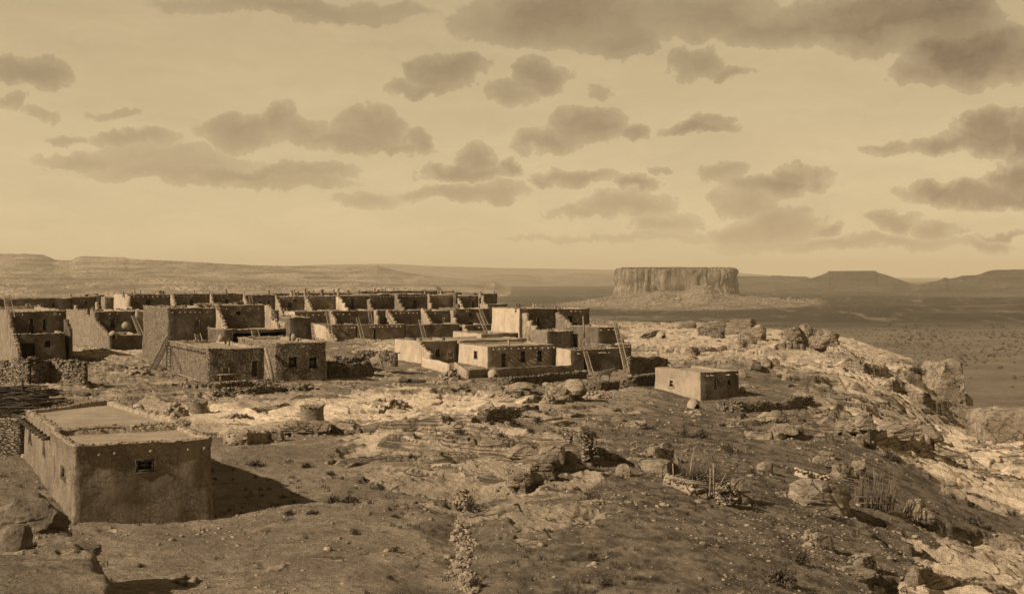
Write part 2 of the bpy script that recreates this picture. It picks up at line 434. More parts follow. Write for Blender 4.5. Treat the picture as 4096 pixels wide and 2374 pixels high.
_poly(tone, [(1500,1740),(1900,1720),(2250,1760),(2300,1850),(1900,1890),(1600,1870)], .45)
_poly(tone, [(1150,1600),(1650,1560),(2000,1590),(2150,1640),(1950,1700),(1600,1705),(1350,1700),(1000,1700),(520,1650),(900,1600)], 1.0)
_poly(tone, [(262,1395),(560,1395),(560,1440),(262,1450)], .6)
_poly(tone, [(40,1540),(400,1540),(600,1580),(40,1585)], .5)
_poly(tone, [(2250,1905),(2480,1905),(2520,1935),(2360,1955),(2220,1940)], .6)
_poly(tone, [(2450,1300),(3300,1310),(3900,1480),(3700,1640),(3400,1560),(3000,1440),(2520,1430)], .5)
_poly(tone, [(3420,1610),(3700,1700),(4300,1750),(4300,2090),(3960,2050),(3720,1960),(3560,1850),(3460,1780)], .9)
_poly(tone, [(3560,2220),(4300,2180),(4300,2400),(3500,2400)], .75)
_poly(tone, [(3560,2090),(3800,2200),(3700,2230),(3500,2150)], .7)
rock = _blur(rock, 5); grav = _blur(grav, 5); tone = _blur(tone, 4)
LEDGES = [ # foot line of a rock step facing the camera, height, how far the bench runs back
 ([(1075,1722),(1150,1745),(1260,1742),(1330,1730),(1425,1737)], .62, 5),
 ([(1520,1712),(1600,1720),(1700,1708),(1830,1714),(1900,1694),(2010,1692)], .35, 6),
 ([(1560,1790),(1700,1800),(1900,1826),(2000,1832),(2150,1852),(2240,1858),(2345,1868)], .75, 5),
 ([(1750,1880),(1900,1905),(2030,1925),(2100,1955),(2180,1925),(2240,1888),(2335,1896)], .60, 3),
 ([(1700,1728),(1900,1748),(2100,1782),(2200,1792),(2320,1800)], .55, 5),
 ([(1980,1690),(2200,1722),(2340,1764)], .45, 5),
 ([(1880,1640),(2050,1650),(2150,1638),(2240,1652)], .45, 5),
 ([(1240,1565),(1600,1575),(1800,1572),(2000,1592),(2140,1580)], .40, 7),
 ([(2080,1620),(2200,1612),(2350,1606)], .6, 6),
 ([(250,1438),(420,1446),(570,1452)], .45, 10), ([(240,1474),(400,1480),(520,1476)], .45, 8),
 ([(20,1562),(200,1554),(380,1552)], .35, 6), ([(420,1590),(620,1600),(800,1590)], .35, 6),
 ([(1100,1650),(1300,1662),(1500,1650),(1560,1625)], .28, 6),
 ([(2150,2070),(2300,2040),(2500,2050)], .12, 3),
 ([(2900,1706),(3060,1700),(3170,1722)], .35, 3),
 ([(2960,1752),(3080,1764),(3190,1752)], .35, 3),
 ([(3180,1560),(3300,1590),(3420,1640),(3480,1660)], .9, 7),
 ([(3130,1520),(3300,1545),(3420,1570),(3560,1620)], .9, 8),
 ([(2700,1470),(2850,1462),(3000,1478),(3120,1490)], .8, 8),
 ([(2560,1400),(2750,1410),(2900,1402),(3100,1425)], .7, 10),
 ([(3540,1560),(3620,1590),(3700,1640),(3790,1690)], 1.7, 9), ([(3600,1490),(3700,1530),(3790,1590)], 1.3, 8), ([(3360,1470),(3460,1500),(3560,1520)], 1.4, 9), ([(3100,1400),(3250,1405),(3400,1440)], 1.5, 8),
 ([(3300,1700),(3360,1745),(3450,1790),(3600,1805),(3720,1790)], 1.2, 7),
 ([(3700,1890),(3850,1930),(4100,1960)], .15, 7),
 ([(3700,1830),(3800,1850),(4000,1840),(4200,1880)], .2, 8),
 ([(2420,1845),(2560,1870),(2660,1905)], .45, 4),
 ([(3560,2260),(3700,2300),(3850,2290),(4100,2330)], .15, 3),
 ([(1450,1895),(1600,1905),(1760,1950)], .25, 3),
]
def _led(px, y, b):
    out = 0
    for pts, h, L in LD:
        a = np.array(pts); Dc = np.interp(px, a[:, 0], a[:, 1])
        w = sstep(a[0, 0] - 60, a[0, 0] + 60, px) * sstep(a[-1, 0] + 50, a[-1, 0] - 40, px)
        d = y - Dc
        out = out + h * w * sstep(-.05, .28, d) * np.exp(-(np.maximum(d, 0) / L) ** 2)
    return out
LD = []
for pts, h, L in LEDGES:
    q = []
    for (a, b_) in pts:
        DD_ = np.exp(np.linspace(math.log(26), math.log(290), 700)); zz_ = base_z(X_(a, DD_), DD_)
        k = np.argmax(EYE - (b_ - HY) / F * DD_ <= zz_); q.append((a, DD_[k]))
    LD.append((q, h, L))
def _samp(m, px, py):
    fx = np.clip((px - GX0) / GS - .5, 0, GW - 1.001); fy = np.clip((py - GY0) / GS - .5, 0, GH - 1.001)
    ix = fx.astype(int); iy = fy.astype(int); fx = fx - ix; fy = fy - iy
    return (m[iy, ix] * (1 - fx) + m[iy, ix + 1] * fx) * (1 - fy) + (m[iy + 1, ix] * (1 - fx) + m[iy + 1, ix + 1] * fx) * fy

RIM = [(-3000,300),(-1500,305),(0,300),(1500,305),(2000,306),(2450,292),(2700,290),(2950,286),(3100,268),(3250,252),(3400,240),(3500,224),(3600,214),(3720,208),(3820,203),(3870,199),(3896,192),(3900,170),(3904,152),(3925,138),(3938,140),(3944,150),(3990,152),(4096,150),(4300,140),(5200,124),(8000,90)]
_rp = np.array([r[0] for r in RIM], float); _rd = np.array([r[1] for r in RIM], float)
PLAIN = -112.0
def terrain(x, y):
    """height, rock share, gravel share, tone"""
    x = np.asarray(x, float); y = np.asarray(y, float)
    b = base_z(x, y)
    px, py = proj(x, y, b)
    yy = np.maximum(y, 30)
    wp = fbm(x * .10, y * .07, 5, 3, .6) * 5.0 * F / yy
    wq = fbm(x * .10, y * .07, 5, 9, .6) * 9.0 * 10 * F / yy ** 2
    r = _samp(rock, px + wp, py + wq); r = np.maximum(r, .9 * np.minimum(1, _led(px, y, b) * 2.2)); g = _samp(grav, px + wp, py + wq); t = _samp(tone, px + wp, py + wq)
    n = fbm(x * .35 + 3, y * .35, 5, 21, .6)
    rk = sstep(.38, .58, r + n * .75)
    # ledges of bedded sandstone
    ax = x * .93 + y * .37; ay = -x * .37 + y * .93
    q = (fbm(ax * .045, ay * .10, 4, 40) * 5.5) + b * .55
    fl = np.floor(q); fr = q - fl
    terr = fl + sstep(.80, .97, fr) - q
    amp = .62 * rk * sstep(20, 50, y)
    big = sstep(2450, 3300, px) * sstep(1250, 1500, HY + F * 11 / y)       # bolder relief on the right hand rock
    z = b + terr * amp * (1 + .2 * big)
    z = z + _led(px + 90 * fbm(x * .15, y * .15, 4, 45) * 60 / np.maximum(y, 40), y * (1 + .012 * fbm(x * .16, y * .06, 3, 46) + .002 * fbm(x * .9, y * .1, 3, 47)), b)
    q2 = fbm(ax * .16, ay * .34, 4, 50) * 5; f2 = q2 - np.floor(q2)
    z = z + (np.floor(q2) + sstep(.7, .95, f2) - q2) * .11 * rk
    z = z + rk * (.10 + .16 * fbm(x * .5, y * .5, 4, 60)) + .09 * fbm(x * .9, y * .9, 4, 61) + .04 * fbm(x * 4, y * 4, 3, 62) * (1 + g)
    hum = np.sqrt(np.abs(vnoise(ax * .055 + .4 * fbm(x * .1, y * .1, 3, 72), ay * .04, None, 73)) + .004)
    hum2 = np.sqrt(np.abs(vnoise(ax * .17 + .3 * fbm(x * .2, y * .2, 3, 74), ay * .12, None, 75)) + .004)
    z = z + rk * big * (1 - .8 * t) * (1.7 * hum + .45 * hum2 - 1.2)
    # joints: narrow clefts
    c1 = np.abs(vnoise(ax * .07 + .3 * fbm(x * .1, y * .1, 3, 5), ay * .03, None, 80))
    c2 = np.abs(vnoise(ax * .03, ay * .11 + .3 * fbm(x * .1, y * .1, 3, 6), None, 81))
    z = z - rk * (.35 + .4 * big) * (1 - sstep(0, .025, c1)) - rk * .25 * (1 - sstep(0, .022, c2))
    # raised bank at the lower left
    xe = -9.5 - .45 * (y - 31) + .5 * fbm(x * .4, y * .4, 4, 92)
    z = z + 1.9 * sstep(xe + .9, xe - .35, x) * sstep(39.5, 37.5, y) * (1 + .07 * fbm(x * .6, y * .6, 4, 93))
    # gully beside the trodden path
    gx = -2.0 + .05 * (y - 45)
    z = z - .35 * np.exp(-((x - gx) / 1.2) ** 2) * sstep(62, 50, y)
    # the brink
    rd = np.interp(px, _rp, _rd)
    e = y - rd + 5 * fbm(x * .06, y * .06, 4, 90) * sstep(0, 40, y)
    drop = sstep(-3, 26, e) * (z - PLAIN + 4) 
    drop = np.where(px > 3850, sstep(-2, 6, e) * (z - PLAIN + 4), drop)
    z = z - drop
    rk = np.where(e > -6, 1.0, rk)
    return z, rk, g * (1 - rk), t * rk

def ray_ground(px, py):
    Ds = np.exp(np.linspace(math.log(24), math.log(300), 1400))
    z = terrain((px - HX) / F * Ds, Ds)[0]
    rz = EYE - (py - HY) / F * Ds
    k = np.argmax(rz <= z) if (rz <= z).any() else len(Ds) - 1
    D = Ds[k]
    return Vector((X_(px, D), D, float(z[k])))
def gz(x, y): return float(terrain(np.array([x]), np.array([y]))[0][0])

NU, NV = (1300, 1050)
u = np.linspace((-1300 - HX) / F, (5300 - HX) / F, NU)
D = np.concatenate([np.linspace(4, 24, 12)[:-1], np.exp(np.linspace(math.log(24), math.log(330), NV))])
U, DD = np.meshgrid(u, D)
zz, rk, gg, tt = terrain(U * DD, DD)
ground = mesh_obj('ground', np.stack([U * DD, DD, zz], -1).reshape(-1, 3), grid_faces(*U.shape), None, None, True)
attr(ground, 'rock', rk); attr(ground, 'gravel', gg); attr(ground, 'pale', tt)
tag(ground, 'bare sandstone mesa top with bedded ledges, trodden dirt and dark gravel slopes', kind='structure')

def ground_mat():
    m = bpy.data.materials.new('mesa_ground'); m.use_nodes = True
    T = NT(m.node_tree); T.n.clear()
    P = T.node('ShaderNodeNewGeometry').outputs['Position']
    A = lambda n: T.node('ShaderNodeAttribute', attribute_name=n).outputs['Fac']
    rkA, gvA, plA = A('rock'), A('gravel'), A('pale')
    big = T.noise(P, .12, 5, .6); mid = T.noise(P, .8, 6, .62); fine = T.noise(P, 6, 6, .7)
    tiny = T.noise(P, 26, 4, .7)
    # sandstone: pale with weather stains and bedding lines
    Pa = T.vmath('DOT_PRODUCT', P, (.57, -.82, 0)); Pb = T.vmath('DOT_PRODUCT', P, (.82, .57, 1.4))
    cb = T.node('ShaderNodeCombineXYZ'); T.put(cb.inputs[0], T.math('MULTIPLY', Pa, .16)); T.put(cb.inputs[1], T.math('MULTIPLY', Pb, 1.1))
    bed = T.noise(cb.outputs[0], 1.2, 6, .62, .5)
    rc = T.mix(T.ramp(T.math('ADD', T.math('MULTIPLY', mid, .5), T.math('MULTIPLY', fine, .5)), .34, .60), S(.27), S(.45))
    rc = T.mix(T.ramp(bed, .50, .62, .0, .40), rc, S(.20))
    rc = T.mix(T.ramp(big, .45, .65, 0, .35), rc, S(.21))
    rc = T.mix(T.math('MULTIPLY', plA, T.ramp(mid, .3, .6, .6, 1)), rc, S(.74))
    lich = T.ramp(T.noise(P, 1.9, 6, .75), .57, .70, 0, .45)
    rc = T.mix(lich, rc, S(.11))
    # trodden earth
    dc = T.mix(T.ramp(T.math('ADD', T.math('MULTIPLY', mid, .5), T.math('MULTIPLY', fine, .5)), .38, .62), S(.19), S(.37))
    dc = T.mix(T.ramp(big, .42, .58, 0, .6), dc, S(.12))
    dc = T.mix(T.ramp(T.noise(T.vmath('MULTIPLY', P, (.45, 1, 1)), 1.1, 6, .75), .52, .66, 0, .6), dc, S(.075))
    spk = T.noise(P, 13, 4, .75)
    dc = T.mix(T.ramp(spk, .52, .62, 0, .65), dc, S(.055))
    dc = T.mix(T.ramp(spk, .44, .36, 0, .55), dc, S(.34))
    # gravel: dark ground with pale chips
    gc = T.mix(T.ramp(mid, .36, .62), S(.08), S(.205))
    e = T.vor(P, 5.5, 'F1'); ce = T.vor(P, 5.5, 'F1', 'Color')
    sc = T.node('ShaderNodeSeparateColor'); T.l.new(ce, sc.inputs[0])
    chip = T.math('MULTIPLY', T.ramp(e, .22, .30, 1, 0), T.math('GREATER_THAN', sc.outputs[0], .80))
    e3 = T.vor(P, 15, 'F1'); ce3 = T.vor(P, 15, 'F1', 'Color')
    sc3 = T.node('ShaderNodeSeparateColor'); T.l.new(ce3, sc3.inputs[0])
    chip2 = T.math('MULTIPLY', T.ramp(e3, .25, .36, 1, 0), T.math('GREATER_THAN', sc3.outputs[0], .62))
    gc = T.mix(T.math('MULTIPLY', chip, .8), gc, T.mix(sc.outputs[1], S(.18), S(.42)))
    gc = T.mix(T.math('MULTIPLY', chip2, .7), gc, S(.26))
    dc = T.mix(T.math('MULTIPLY', T.math('MULTIPLY', chip2, .45), T.ramp(T.noise(P, .5, 3), .5, .6)), dc, S(.26))
    gv = T.ramp(T.math('ADD', gvA, T.math('MULTIPLY', T.math('SUBTRACT', mid, .5), .9)), .3, .6)
    dc = T.mix(gv, dc, gc)
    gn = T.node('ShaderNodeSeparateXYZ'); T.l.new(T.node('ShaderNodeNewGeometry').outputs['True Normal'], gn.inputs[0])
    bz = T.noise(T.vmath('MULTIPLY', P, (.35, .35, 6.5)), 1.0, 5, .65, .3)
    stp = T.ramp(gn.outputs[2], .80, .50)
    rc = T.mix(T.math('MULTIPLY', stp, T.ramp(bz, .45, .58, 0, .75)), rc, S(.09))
    # sand lying in the hollows of the rock, ragged edge
    rm = T.ramp(T.math('ADD', rkA, T.math('ADD', T.math('MULTIPLY', T.math('SUBTRACT', mid, .5), 1.1), T.math('MULTIPLY', T.math('SUBTRACT', fine, .5), .8))), .34, .56)
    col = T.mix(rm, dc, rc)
    # joints
    Q = T.vmath('ADD', T.vmath('MULTIPLY', P, (1, 1.5, 1)), T.vmath('MULTIPLY', T.noise(P, .5, 4, .6, 0, 'Color'), (2.4, 2.4, 2.4)))
    ed = T.vor(Q, .17, 'DISTANCE_TO_EDGE')
    jn = T.math('MULTIPLY', T.math('MULTIPLY', T.ramp(ed, .002, .014, 1, 0), T.ramp(T.noise(P, .3, 3), .48, .56)), rm)
    col = T.mix(T.math('MULTIPLY', jn, .6), col, S(.05))
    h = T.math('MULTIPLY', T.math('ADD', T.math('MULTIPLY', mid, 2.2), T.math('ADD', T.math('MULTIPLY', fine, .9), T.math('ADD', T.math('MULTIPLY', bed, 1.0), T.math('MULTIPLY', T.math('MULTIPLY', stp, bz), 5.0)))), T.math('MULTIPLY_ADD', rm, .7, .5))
    h = T.math('ADD', h, T.math('ADD', T.math('MULTIPLY', tiny, .45), T.math('MULTIPLY', T.math('ADD', chip, chip2), .45)))
    h = T.math('SUBTRACT', h, T.math('MULTIPLY', jn, 1.4))
    bp = T.node('ShaderNodeBump'); bp.inputs['Strength'].default_value = 1.0; bp.inputs['Distance'].default_value = .16
    T.l.new(h, bp.inputs['Height'])
    bs = T.node('ShaderNodeBsdfPrincipled'); bs.inputs['Roughness'].default_value = .95; bs.inputs['Specular IOR Level'].default_value = .1
    T.l.new(col, bs.inputs['Base Color']); T.l.new(bp.outputs[0], bs.inputs['Normal'])
    T.l.new(bs.outputs[0], T.node('ShaderNodeOutputMaterial').inputs[0])
    return m
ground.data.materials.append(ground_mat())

# ------------------------------------------------------------------ the plain below, with low scrubby rises
def plain_z(x, y):
    d = np.hypot(x, y); px = HX + F * x / np.maximum(y, 1)
    z = PLAIN + 1.2 * fbm(x * .004, y * .004, 3, 200)
    k = sstep(2900, 4200, d) * sstep(9000, 5000, d)
    z = z + k * (10 + 16 * fbm(x * .0012, y * .0022, 4, 201)) * sstep(2200, 3300, px)
    # talus apron of the big mesa
    ex = (x - EM[0]) / 400.0; ey = (y - EM[1]) / 540.0
    rr = np.hypot(ex, ey)
    z = z + 22 * sstep(1.75, .30, rr) ** 1.3 + 22 * sstep(1.0, .30, rr) * (1 + .35 * fbm(x * .012, y * .012, 4, 202)) + 9 * sstep(1.6, .9, rr) * np.abs(fbm(x * .03, y * .03, 4, 203))
    ridge = np.exp(-((px - 2812) / 62) ** 2) * sstep(.95, .40, rr) * (y < EM[1] + 20)
    ridge2 = np.exp(-((px - 2640) / 60) ** 2) * sstep(.9, .40, rr) * (y < EM[1] + 20)
    z = z + 30 * ridge + 12 * ridge2
    # rise running right from the talus
    z = z + 20 * sstep(2850, 3500, px) * sstep(3000, 3700, d) * sstep(6500, 4600, d) * (.5 + .8 * np.abs(fbm(x * .003, y * .005, 4, 204)))
    return z
EM = ((2705 - HX) / F * 4620, 4620.0)
pu = np.linspace(-.75, .75, 700)
pD = np.concatenate([np.exp(np.linspace(math.log(60), math.log(2600), 60))[:-1], np.exp(np.linspace(math.log(2600), math.log(6500), 260))[:-1], np.exp(np.linspace(math.log(6500), math.log(34000), 60))])
PU, PD = np.meshgrid(pu, pD)
plain = mesh_obj('plain', np.stack([PU * PD, PD, plain_z(PU * PD, PD)], -1).reshape(-1, 3), grid_faces(*PU.shape), None, None, True)
attr(plain, 'talus', sstep(1.7, .8, np.hypot((PU * PD - EM[0] - 30) / 370.0, (PD - EM[1]) / 560.0)) )
tag(plain, 'wide desert plain far below the mesa dotted with scrub', kind='structure')
def plain_mat():
    m = bpy.data.materials.new('desert_plain'); m.use_nodes = True
    T = NT(m.node_tree); T.n.clear()
    P = T.node('ShaderNodeNewGeometry').outputs['Position']
    sp = T.node('ShaderNodeSeparateXYZ'); T.l.new(P, sp.inputs[0])
    big = T.noise(T.vmath('MULTIPLY', P, (.35, 1, 1)), .0016, 6, .62)
    mid = T.noise(T.vmath('MULTIPLY', P, (.6, 1, 1)), .012, 6, .65); fine = T.noise(P, .09, 5, .7)
    col = T.mix(T.ramp(mid, .35, .62), S(.10), S(.16))
    col = T.mix(T.ramp(fine, .4, .7, 0, .4), col, S(.22))
    # woods of juniper further out
    far = T.ramp(sp.outputs[1], 2650, 3150)
    righ = T.ramp(T.math('DIVIDE', sp.outputs[0], sp.outputs[1]), -.06, .02)
    wd = T.math('MULTIPLY', far, T.ramp(T.math('ADD', T.math('MULTIPLY', big, .60), T.math('MULTIPLY', T.noise(P, .05, 5, .75), .40)), .38, .46))
    wd = T.math('MULTIPLY', wd, T.math('MULTIPLY_ADD', righ, .85, .15))
    col = T.mix(T.math('MULTIPLY', wd, .95), col, S(.026))
    ta = T.node('ShaderNodeAttribute', attribute_name='talus').outputs['Fac']
    tcol = T.mix(T.ramp(fine, .40, .60), S(.10), S(.28))
    tcol = T.mix(T.ramp(mid, .50, .62, 0, .75), tcol, S(.06))
    fs = T.noise(T.vmath('MULTIPLY', P, (1, .16, 1)), .022, 6, .72)
    fs2 = T.noise(T.vmath('MULTIPLY', P, (.5, .1, 1)), .012, 6, .72)
    col = T.mix(T.math('MULTIPLY', T.math('MULTIPLY', T.ramp(fs, .53, .62), T.ramp(fs2, .46, .56)), T.math('MULTIPLY', far, .5)), col, S(.22))
    col = T.mix(T.math('MULTIPLY', T.ramp(fs, .46, .38), T.math('MULTIPLY', far, .5)), col, S(.03))
    # pale bare flats
    fl = T.noise(T.vmath('MULTIPLY', P, (.25, 1, 1)), .003, 5, .7)
    col = T.mix(T.math('MULTIPLY', T.math('MULTIPLY', T.ramp(fl, .56, .66, 0, .5), far), T.math('SUBTRACT', 1.0, T.math('MULTIPLY', wd, .6))), col, S(.34))
    col = T.mix(T.ramp(T.math('ADD', ta, T.math('MULTIPLY', T.math('SUBTRACT', mid, .5), .9)), .3, .7), col, tcol)
    bp = T.node('ShaderNodeBump'); bp.inputs['Strength'].default_value = .8; bp.inputs['Distance'].default_value = 6.0
    T.l.new(T.math('ADD', mid, T.math('MULTIPLY', fine, .5)), bp.inputs['Height'])
    bs = T.node('ShaderNodeBsdfPrincipled'); bs.inputs['Roughness'].default_value = 1; bs.inputs['Specular IOR Level'].default_value = .05
    T.l.new(col, bs.inputs['Base Color']); T.l.new(bp.outputs[0], bs.inputs['Normal'])
    T.l.new(bs.outputs[0], T.node('ShaderNodeOutputMaterial').inputs[0])
    return m
plain.data.materials.append(plain_mat())

def far_rock_mat(name, lo, hi, dark, sc, vert=False, tree=.5):
    m = bpy.data.materials.new(name); m.use_nodes = True
    T = NT(m.node_tree); T.n.clear()
    g = T.node('ShaderNodeNewGeometry'); P = g.outputs['Position']
    sn = T.node('ShaderNodeSeparateXYZ'); T.l.new(g.outputs['Normal'], sn.inputs[0])
    if vert: st = T.noise(T.vmath('MULTIPLY', P, (1, 1, .10)), sc * 2, 6, .7, .3)
    else: st = T.noise(T.vmath('MULTIPLY', P, (.22, .22, 3.2)), sc * 1.3, 6, .65, .3)
    mid = T.noise(P, sc, 6, .65); fine = T.noise(P, sc * 7, 5, .7)
    col = T.mix(T.ramp(T.math('ADD', T.math('MULTIPLY', st, .6), T.math('MULTIPLY', mid, .4)), .38, .60), lo, hi)
    spk = T.ramp(T.math('ADD', T.math('MULTIPLY', fine, .6), T.math('MULTIPLY', mid, .4)), .48, .56, 0, tree)
    if vert: spk = T.math('MULTIPLY', spk, T.ramp(sn.outputs[2], .35, .6))
    col = T.mix(spk, col, dark)
    bp = T.node('ShaderNodeBump'); bp.inputs['Strength'].default_value = 1; bp.inputs['Distance'].default_value = .35 / sc
    T.l.new(T.math('ADD', st, T.math('MULTIPLY', fine, .4)), bp.inputs['Height'])
    bs = T.node('ShaderNodeBsdfPrincipled'); bs.inputs['Roughness'].default_value = 1; bs.inputs['Specular IOR Level'].default_value = .05
    T.l.new(col, bs.inputs['Base Color']); T.l.new(bp.outputs[0], bs.inputs['Normal'])
    T.l.new(bs.outputs[0], T.node('ShaderNodeOutputMaterial').inputs[0])
    return m
# ---- long hills and tablelands on the skyline; profile rows give the crest as seen against the sky
def ridge(name, label, prof, D0, w_front, w_back, mat, cliff=.25, gully=1.0, seed=0, steps=None, nu=520, base=PLAIN):
    p = np.array(prof, float); px = np.linspace(p[0, 0], p[-1, 0], nu)
    top = EYE - (np.interp(px, p[:, 0], p[:, 1]) - HY) / F * D0
    uu = (px - HX) / F
    # t: 0 foot in front .. 1 brink, 1..2 plateau, 2..3 back slope
    t = np.concatenate([np.linspace(0, 1, 90), np.linspace(1, 2, 8)[1:], np.linspace(2, 3, 8)[1:]])
    TT, UU = np.meshgrid(t, uu, indexing='ij'); TP = np.broadcast_to(top, TT.shape)
    DDr = np.where(TT <= 1, D0 - w_front * (1 - TT), np.where(TT <= 2, D0 + w_back * (TT - 1), D0 + w_back + w_front * (TT - 2)))
    x = UU * DDr; y = DDr
    gul = fbm(x * .0016 + seed, y * .0012, 5, 300 + seed, .55)
    tt = np.clip(np.where(TT <= 1, TT + gully * .16 * gul * np.sin(np.clip(TT, 0, 1) * math.pi), 1), 0, 1)
    if steps: h = np.interp(tt, [s[0] for s in steps], [s[1] for s in steps])
    else: h = np.where(tt < .9, tt / .9 * (1 - cliff), 1 - cliff + cliff * sstep(.9, .97, tt))
    h = np.where(TT > 2, 3 - TT, h)
    z = base + (TP - base) * h + 9 * gully * fbm(x * .005, y * .005, 4, 310 + seed) * np.minimum(1, h * 3) * sstep(1.0, .92, h) + 2.5 * fbm(x * .02, y * .0005, 3, 320 + seed)
    edge = np.minimum(1, np.minimum(np.arange(nu), np.arange(nu)[::-1]) / 10.0)[None]
    z = base - 3 + (z - base + 3) * edge
    o = mesh_obj(name, np.stack([x, y, z], -1).reshape(-1, 3), grid_faces(*x.shape), mat, None, True)
    return tag(o, label, kind='structure')
mA = far_rock_mat('pale_hillside', S(.13), S(.46), S(.07), .010, False, .8)
mB = far_rock_mat('hazy_hillside', S(.14), S(.26), S(.09), .006, False, .5)
mC = far_rock_mat('dark_wooded_hillside', S(.04), S(.13), S(.03), .009, False, .8)
ridge('far_hills', 'long pale hill range rising on the left skyline', [(-1700,1010),(-600,1022),(0,1015),(100,1015),(170,1019),(200,1030),(215,1038),(235,1041),(285,1041),(305,1030),(330,1025),(500,1029),(512,1035),(800,1049),(1000,1060),(1380,1068),(1440,1062),(1475,1057),(1505,1058),(1530,1068),(1600,1085),(1700,1102),(1800,1118),(1950,1130),(2050,1140)],
      8600, 2000, 2200, mA, steps=[(0,0),(.25,.16),(.34,.34),(.45,.40),(.82,.80),(.90,.86),(.96,1),(1,1)], gully=1.3, seed=1)
ridge('far_hills', 'low banded bluff in front of the left hill range', [(-1700,1100),(0,1110),(200,1111),(420,1113),(700,1119),(1000,1128),(1450,1134),(1700,1141),(1780,1144),(1806,1146),(1812,1166)],
      6000, 700, 600, mA, steps=[(0,0),(.35,.22),(.4,.45),(.62,.55),(.68,.8),(.86,.86),(.92,1),(1,1)], gully=1.0, seed=2)
ridge('far_hills', 'faint hazy range behind the village roofs', [(1100,1066),(1300,1058),(1560,1055),(1750,1064),(2000,1071),(2460,1078),(2900,1086),(3100,1104),(3300,1110)], 19500, 2500, 3000, mB, seed=3, nu=300)
ridge('far_hills', 'faint hazy low tableland left of the great mesa', [(1700,1140),(1850,1122),(1930,1102),(2000,1097),(2090,1098),(2140,1108),(2180,1116),(2230,1104),(2300,1096),(2480,1094),(2700,1094),(2900,1099),(3000,1120)], 13500, 1400, 1600, mB, seed=4, nu=300)
ridge('far_hills', 'long flat tableland right of the great mesa', [(2850,1104),(3080,1107),(3086,1103),(3125,1103),(3135,1106),(3225,1109),(3240,1118),(3300,1130)], 9800, 1500, 2000, mC, seed=5, nu=240, cliff=.3)
ridge('far_hills', 'flat topped butte on the right skyline', [(3080,1150),(3190,1131),(3240,1115),(3290,1098),(3306,1091),(3316,1083),(3502,1083),(3510,1090),(3536,1096),(3590,1116),(3640,1136),(3700,1146)], 7800, 900, 700, mC, seed=6, nu=260, steps=[(0,0),(.3,.2),(.55,.5),(.84,.78),(.9,.98),(1,1)])
ridge('far_hills', 'distant pale strip of tableland between two buttes', [(3560,1124),(3600,1119),(3760,1119),(3840,1124)], 21000, 1500, 2500, mB, seed=7, nu=60)
ridge('far_hills', 'dark wooded butte at the right edge with a small knob', [(3600,1150),(3700,1140),(3740,1130),(3768,1122),(3778,1113),(3786,1113),(3796,1120),(3830,1112),(3850,1104),(3900,1102),(3925,1096),(3950,1084),(3975,1079),(4096,1077),(4400,1074),(5200,1072),(6200,1090)], 7000, 900, 1400, mC, seed=8, nu=320, steps=[(0,0),(.3,.2),(.55,.5),(.84,.78),(.9,.98),(1,1)])

# ---- the great mesa standing on the plain
def great_mesa():
    cx, cy = EM; hw, hd = 205, 120
    n = 520; ang = np.linspace(0, 2 * math.pi, n, endpoint=False)
    e = 5.0
    ox = np.sign(np.cos(ang)) * np.abs(np.cos(ang)) ** (2 / e) * hw; oy = np.sign(np.sin(ang)) * np.abs(np.sin(ang)) ** (2 / e) * hd
    H0, H1 = PLAIN - 2, EYE + 15
    lev = np.concatenate([np.linspace(0, .96, 60), [.98, 1.0]])
    rows = []
    for k, l in enumerate(lev):
        z = H0 + (H1 - H0) * l
        s = 1 + .07 * (1 - l) ** 1.5 - (.012 if l > .97 else 0) + (.012 if .28 < l < .30 else 0)
        wz = np.full(n, z * .004); fl = fbm(ox * .013 + 5, oy * .013, 5, 400, .6, z=wz) * 30 - 16 * (1 - sstep(0, .12, np.abs(vnoise(ox * .018 + 2, oy * .018, wz, 407)))) * sstep(.1, .5, l) - 5 * np.abs(fbm(ox * .05, oy * .05, 4, 401, z=wz * 6)) - 10 * (1 - sstep(0, .10, np.abs(vnoise(ox * .035 + 7, oy * .035, wz, 409))))
        fl = fl + fbm(ox * .02, oy * .02, 4, 402, z=np.full(n, z * .03)) * 6 + fbm(ox * .07, oy * .07, 3, 403, z=np.full(n, z * .05)) * 3
        alc = -16 * sstep(.30, .0, np.abs(l - .55)) * np.maximum(0, fbm(ox * .02 + 9, oy * .02, 3, 404) - .12)
        r = np.hypot(ox, oy); f = s + (fl + alc) / r
        zz = np.full(n, z) + (7.0 * fbm(ox * .035, oy * .035, 5, 405, .6) * (l - .9) * 10 if l > .9 else 0)
        rows.append(np.stack([cx + ox * f, cy + oy * f, zz], -1))
    v = np.concatenate(rows); m = len(lev)
    i = np.arange(m - 1)[:, None] * n + np.arange(n)[None]; j = np.arange(m - 1)[:, None] * n + (np.arange(n)[None] + 1) % n
    f = [tuple(q) for q in np.stack([i, j, j + n, i + n], -1).reshape(-1, 4)]
    # top rings
    last = rows[-1]; k0 = (m - 1) * n; allv = [v]
    for q, s in enumerate((.93, .8, .6, .35, .08)):
        rr = last.copy(); rr[:, 0] = cx + (last[:, 0] - cx) * s; rr[:, 1] = cy + (last[:, 1] - cy) * s
        rr[:, 2] = last[:, 2] * s + (H1 + 5) * (1 - s) + 2.2 * fbm(rr[:, 0] * .03, rr[:, 1] * .03, 4, 406) + (1.5 if s < .95 else 0)
        allv.append(rr); a = k0 + q * n
        f += [(a + t, a + (t + 1) % n, a + n + (t + 1) % n, a + n + t) for t in range(n)]
    f.append(tuple(k0 + 5 * n + t for t in range(n)))
    # scrub on top
    o = mesh_obj('great_mesa', np.concatenate(allv), f, far_rock_mat('mesa_cliff', S(.10), S(.30), S(.05), .030, True, .8), None, True)
    tag(o, 'great sheer sided sandstone mesa standing alone on the plain', kind='structure')
great_mesa()
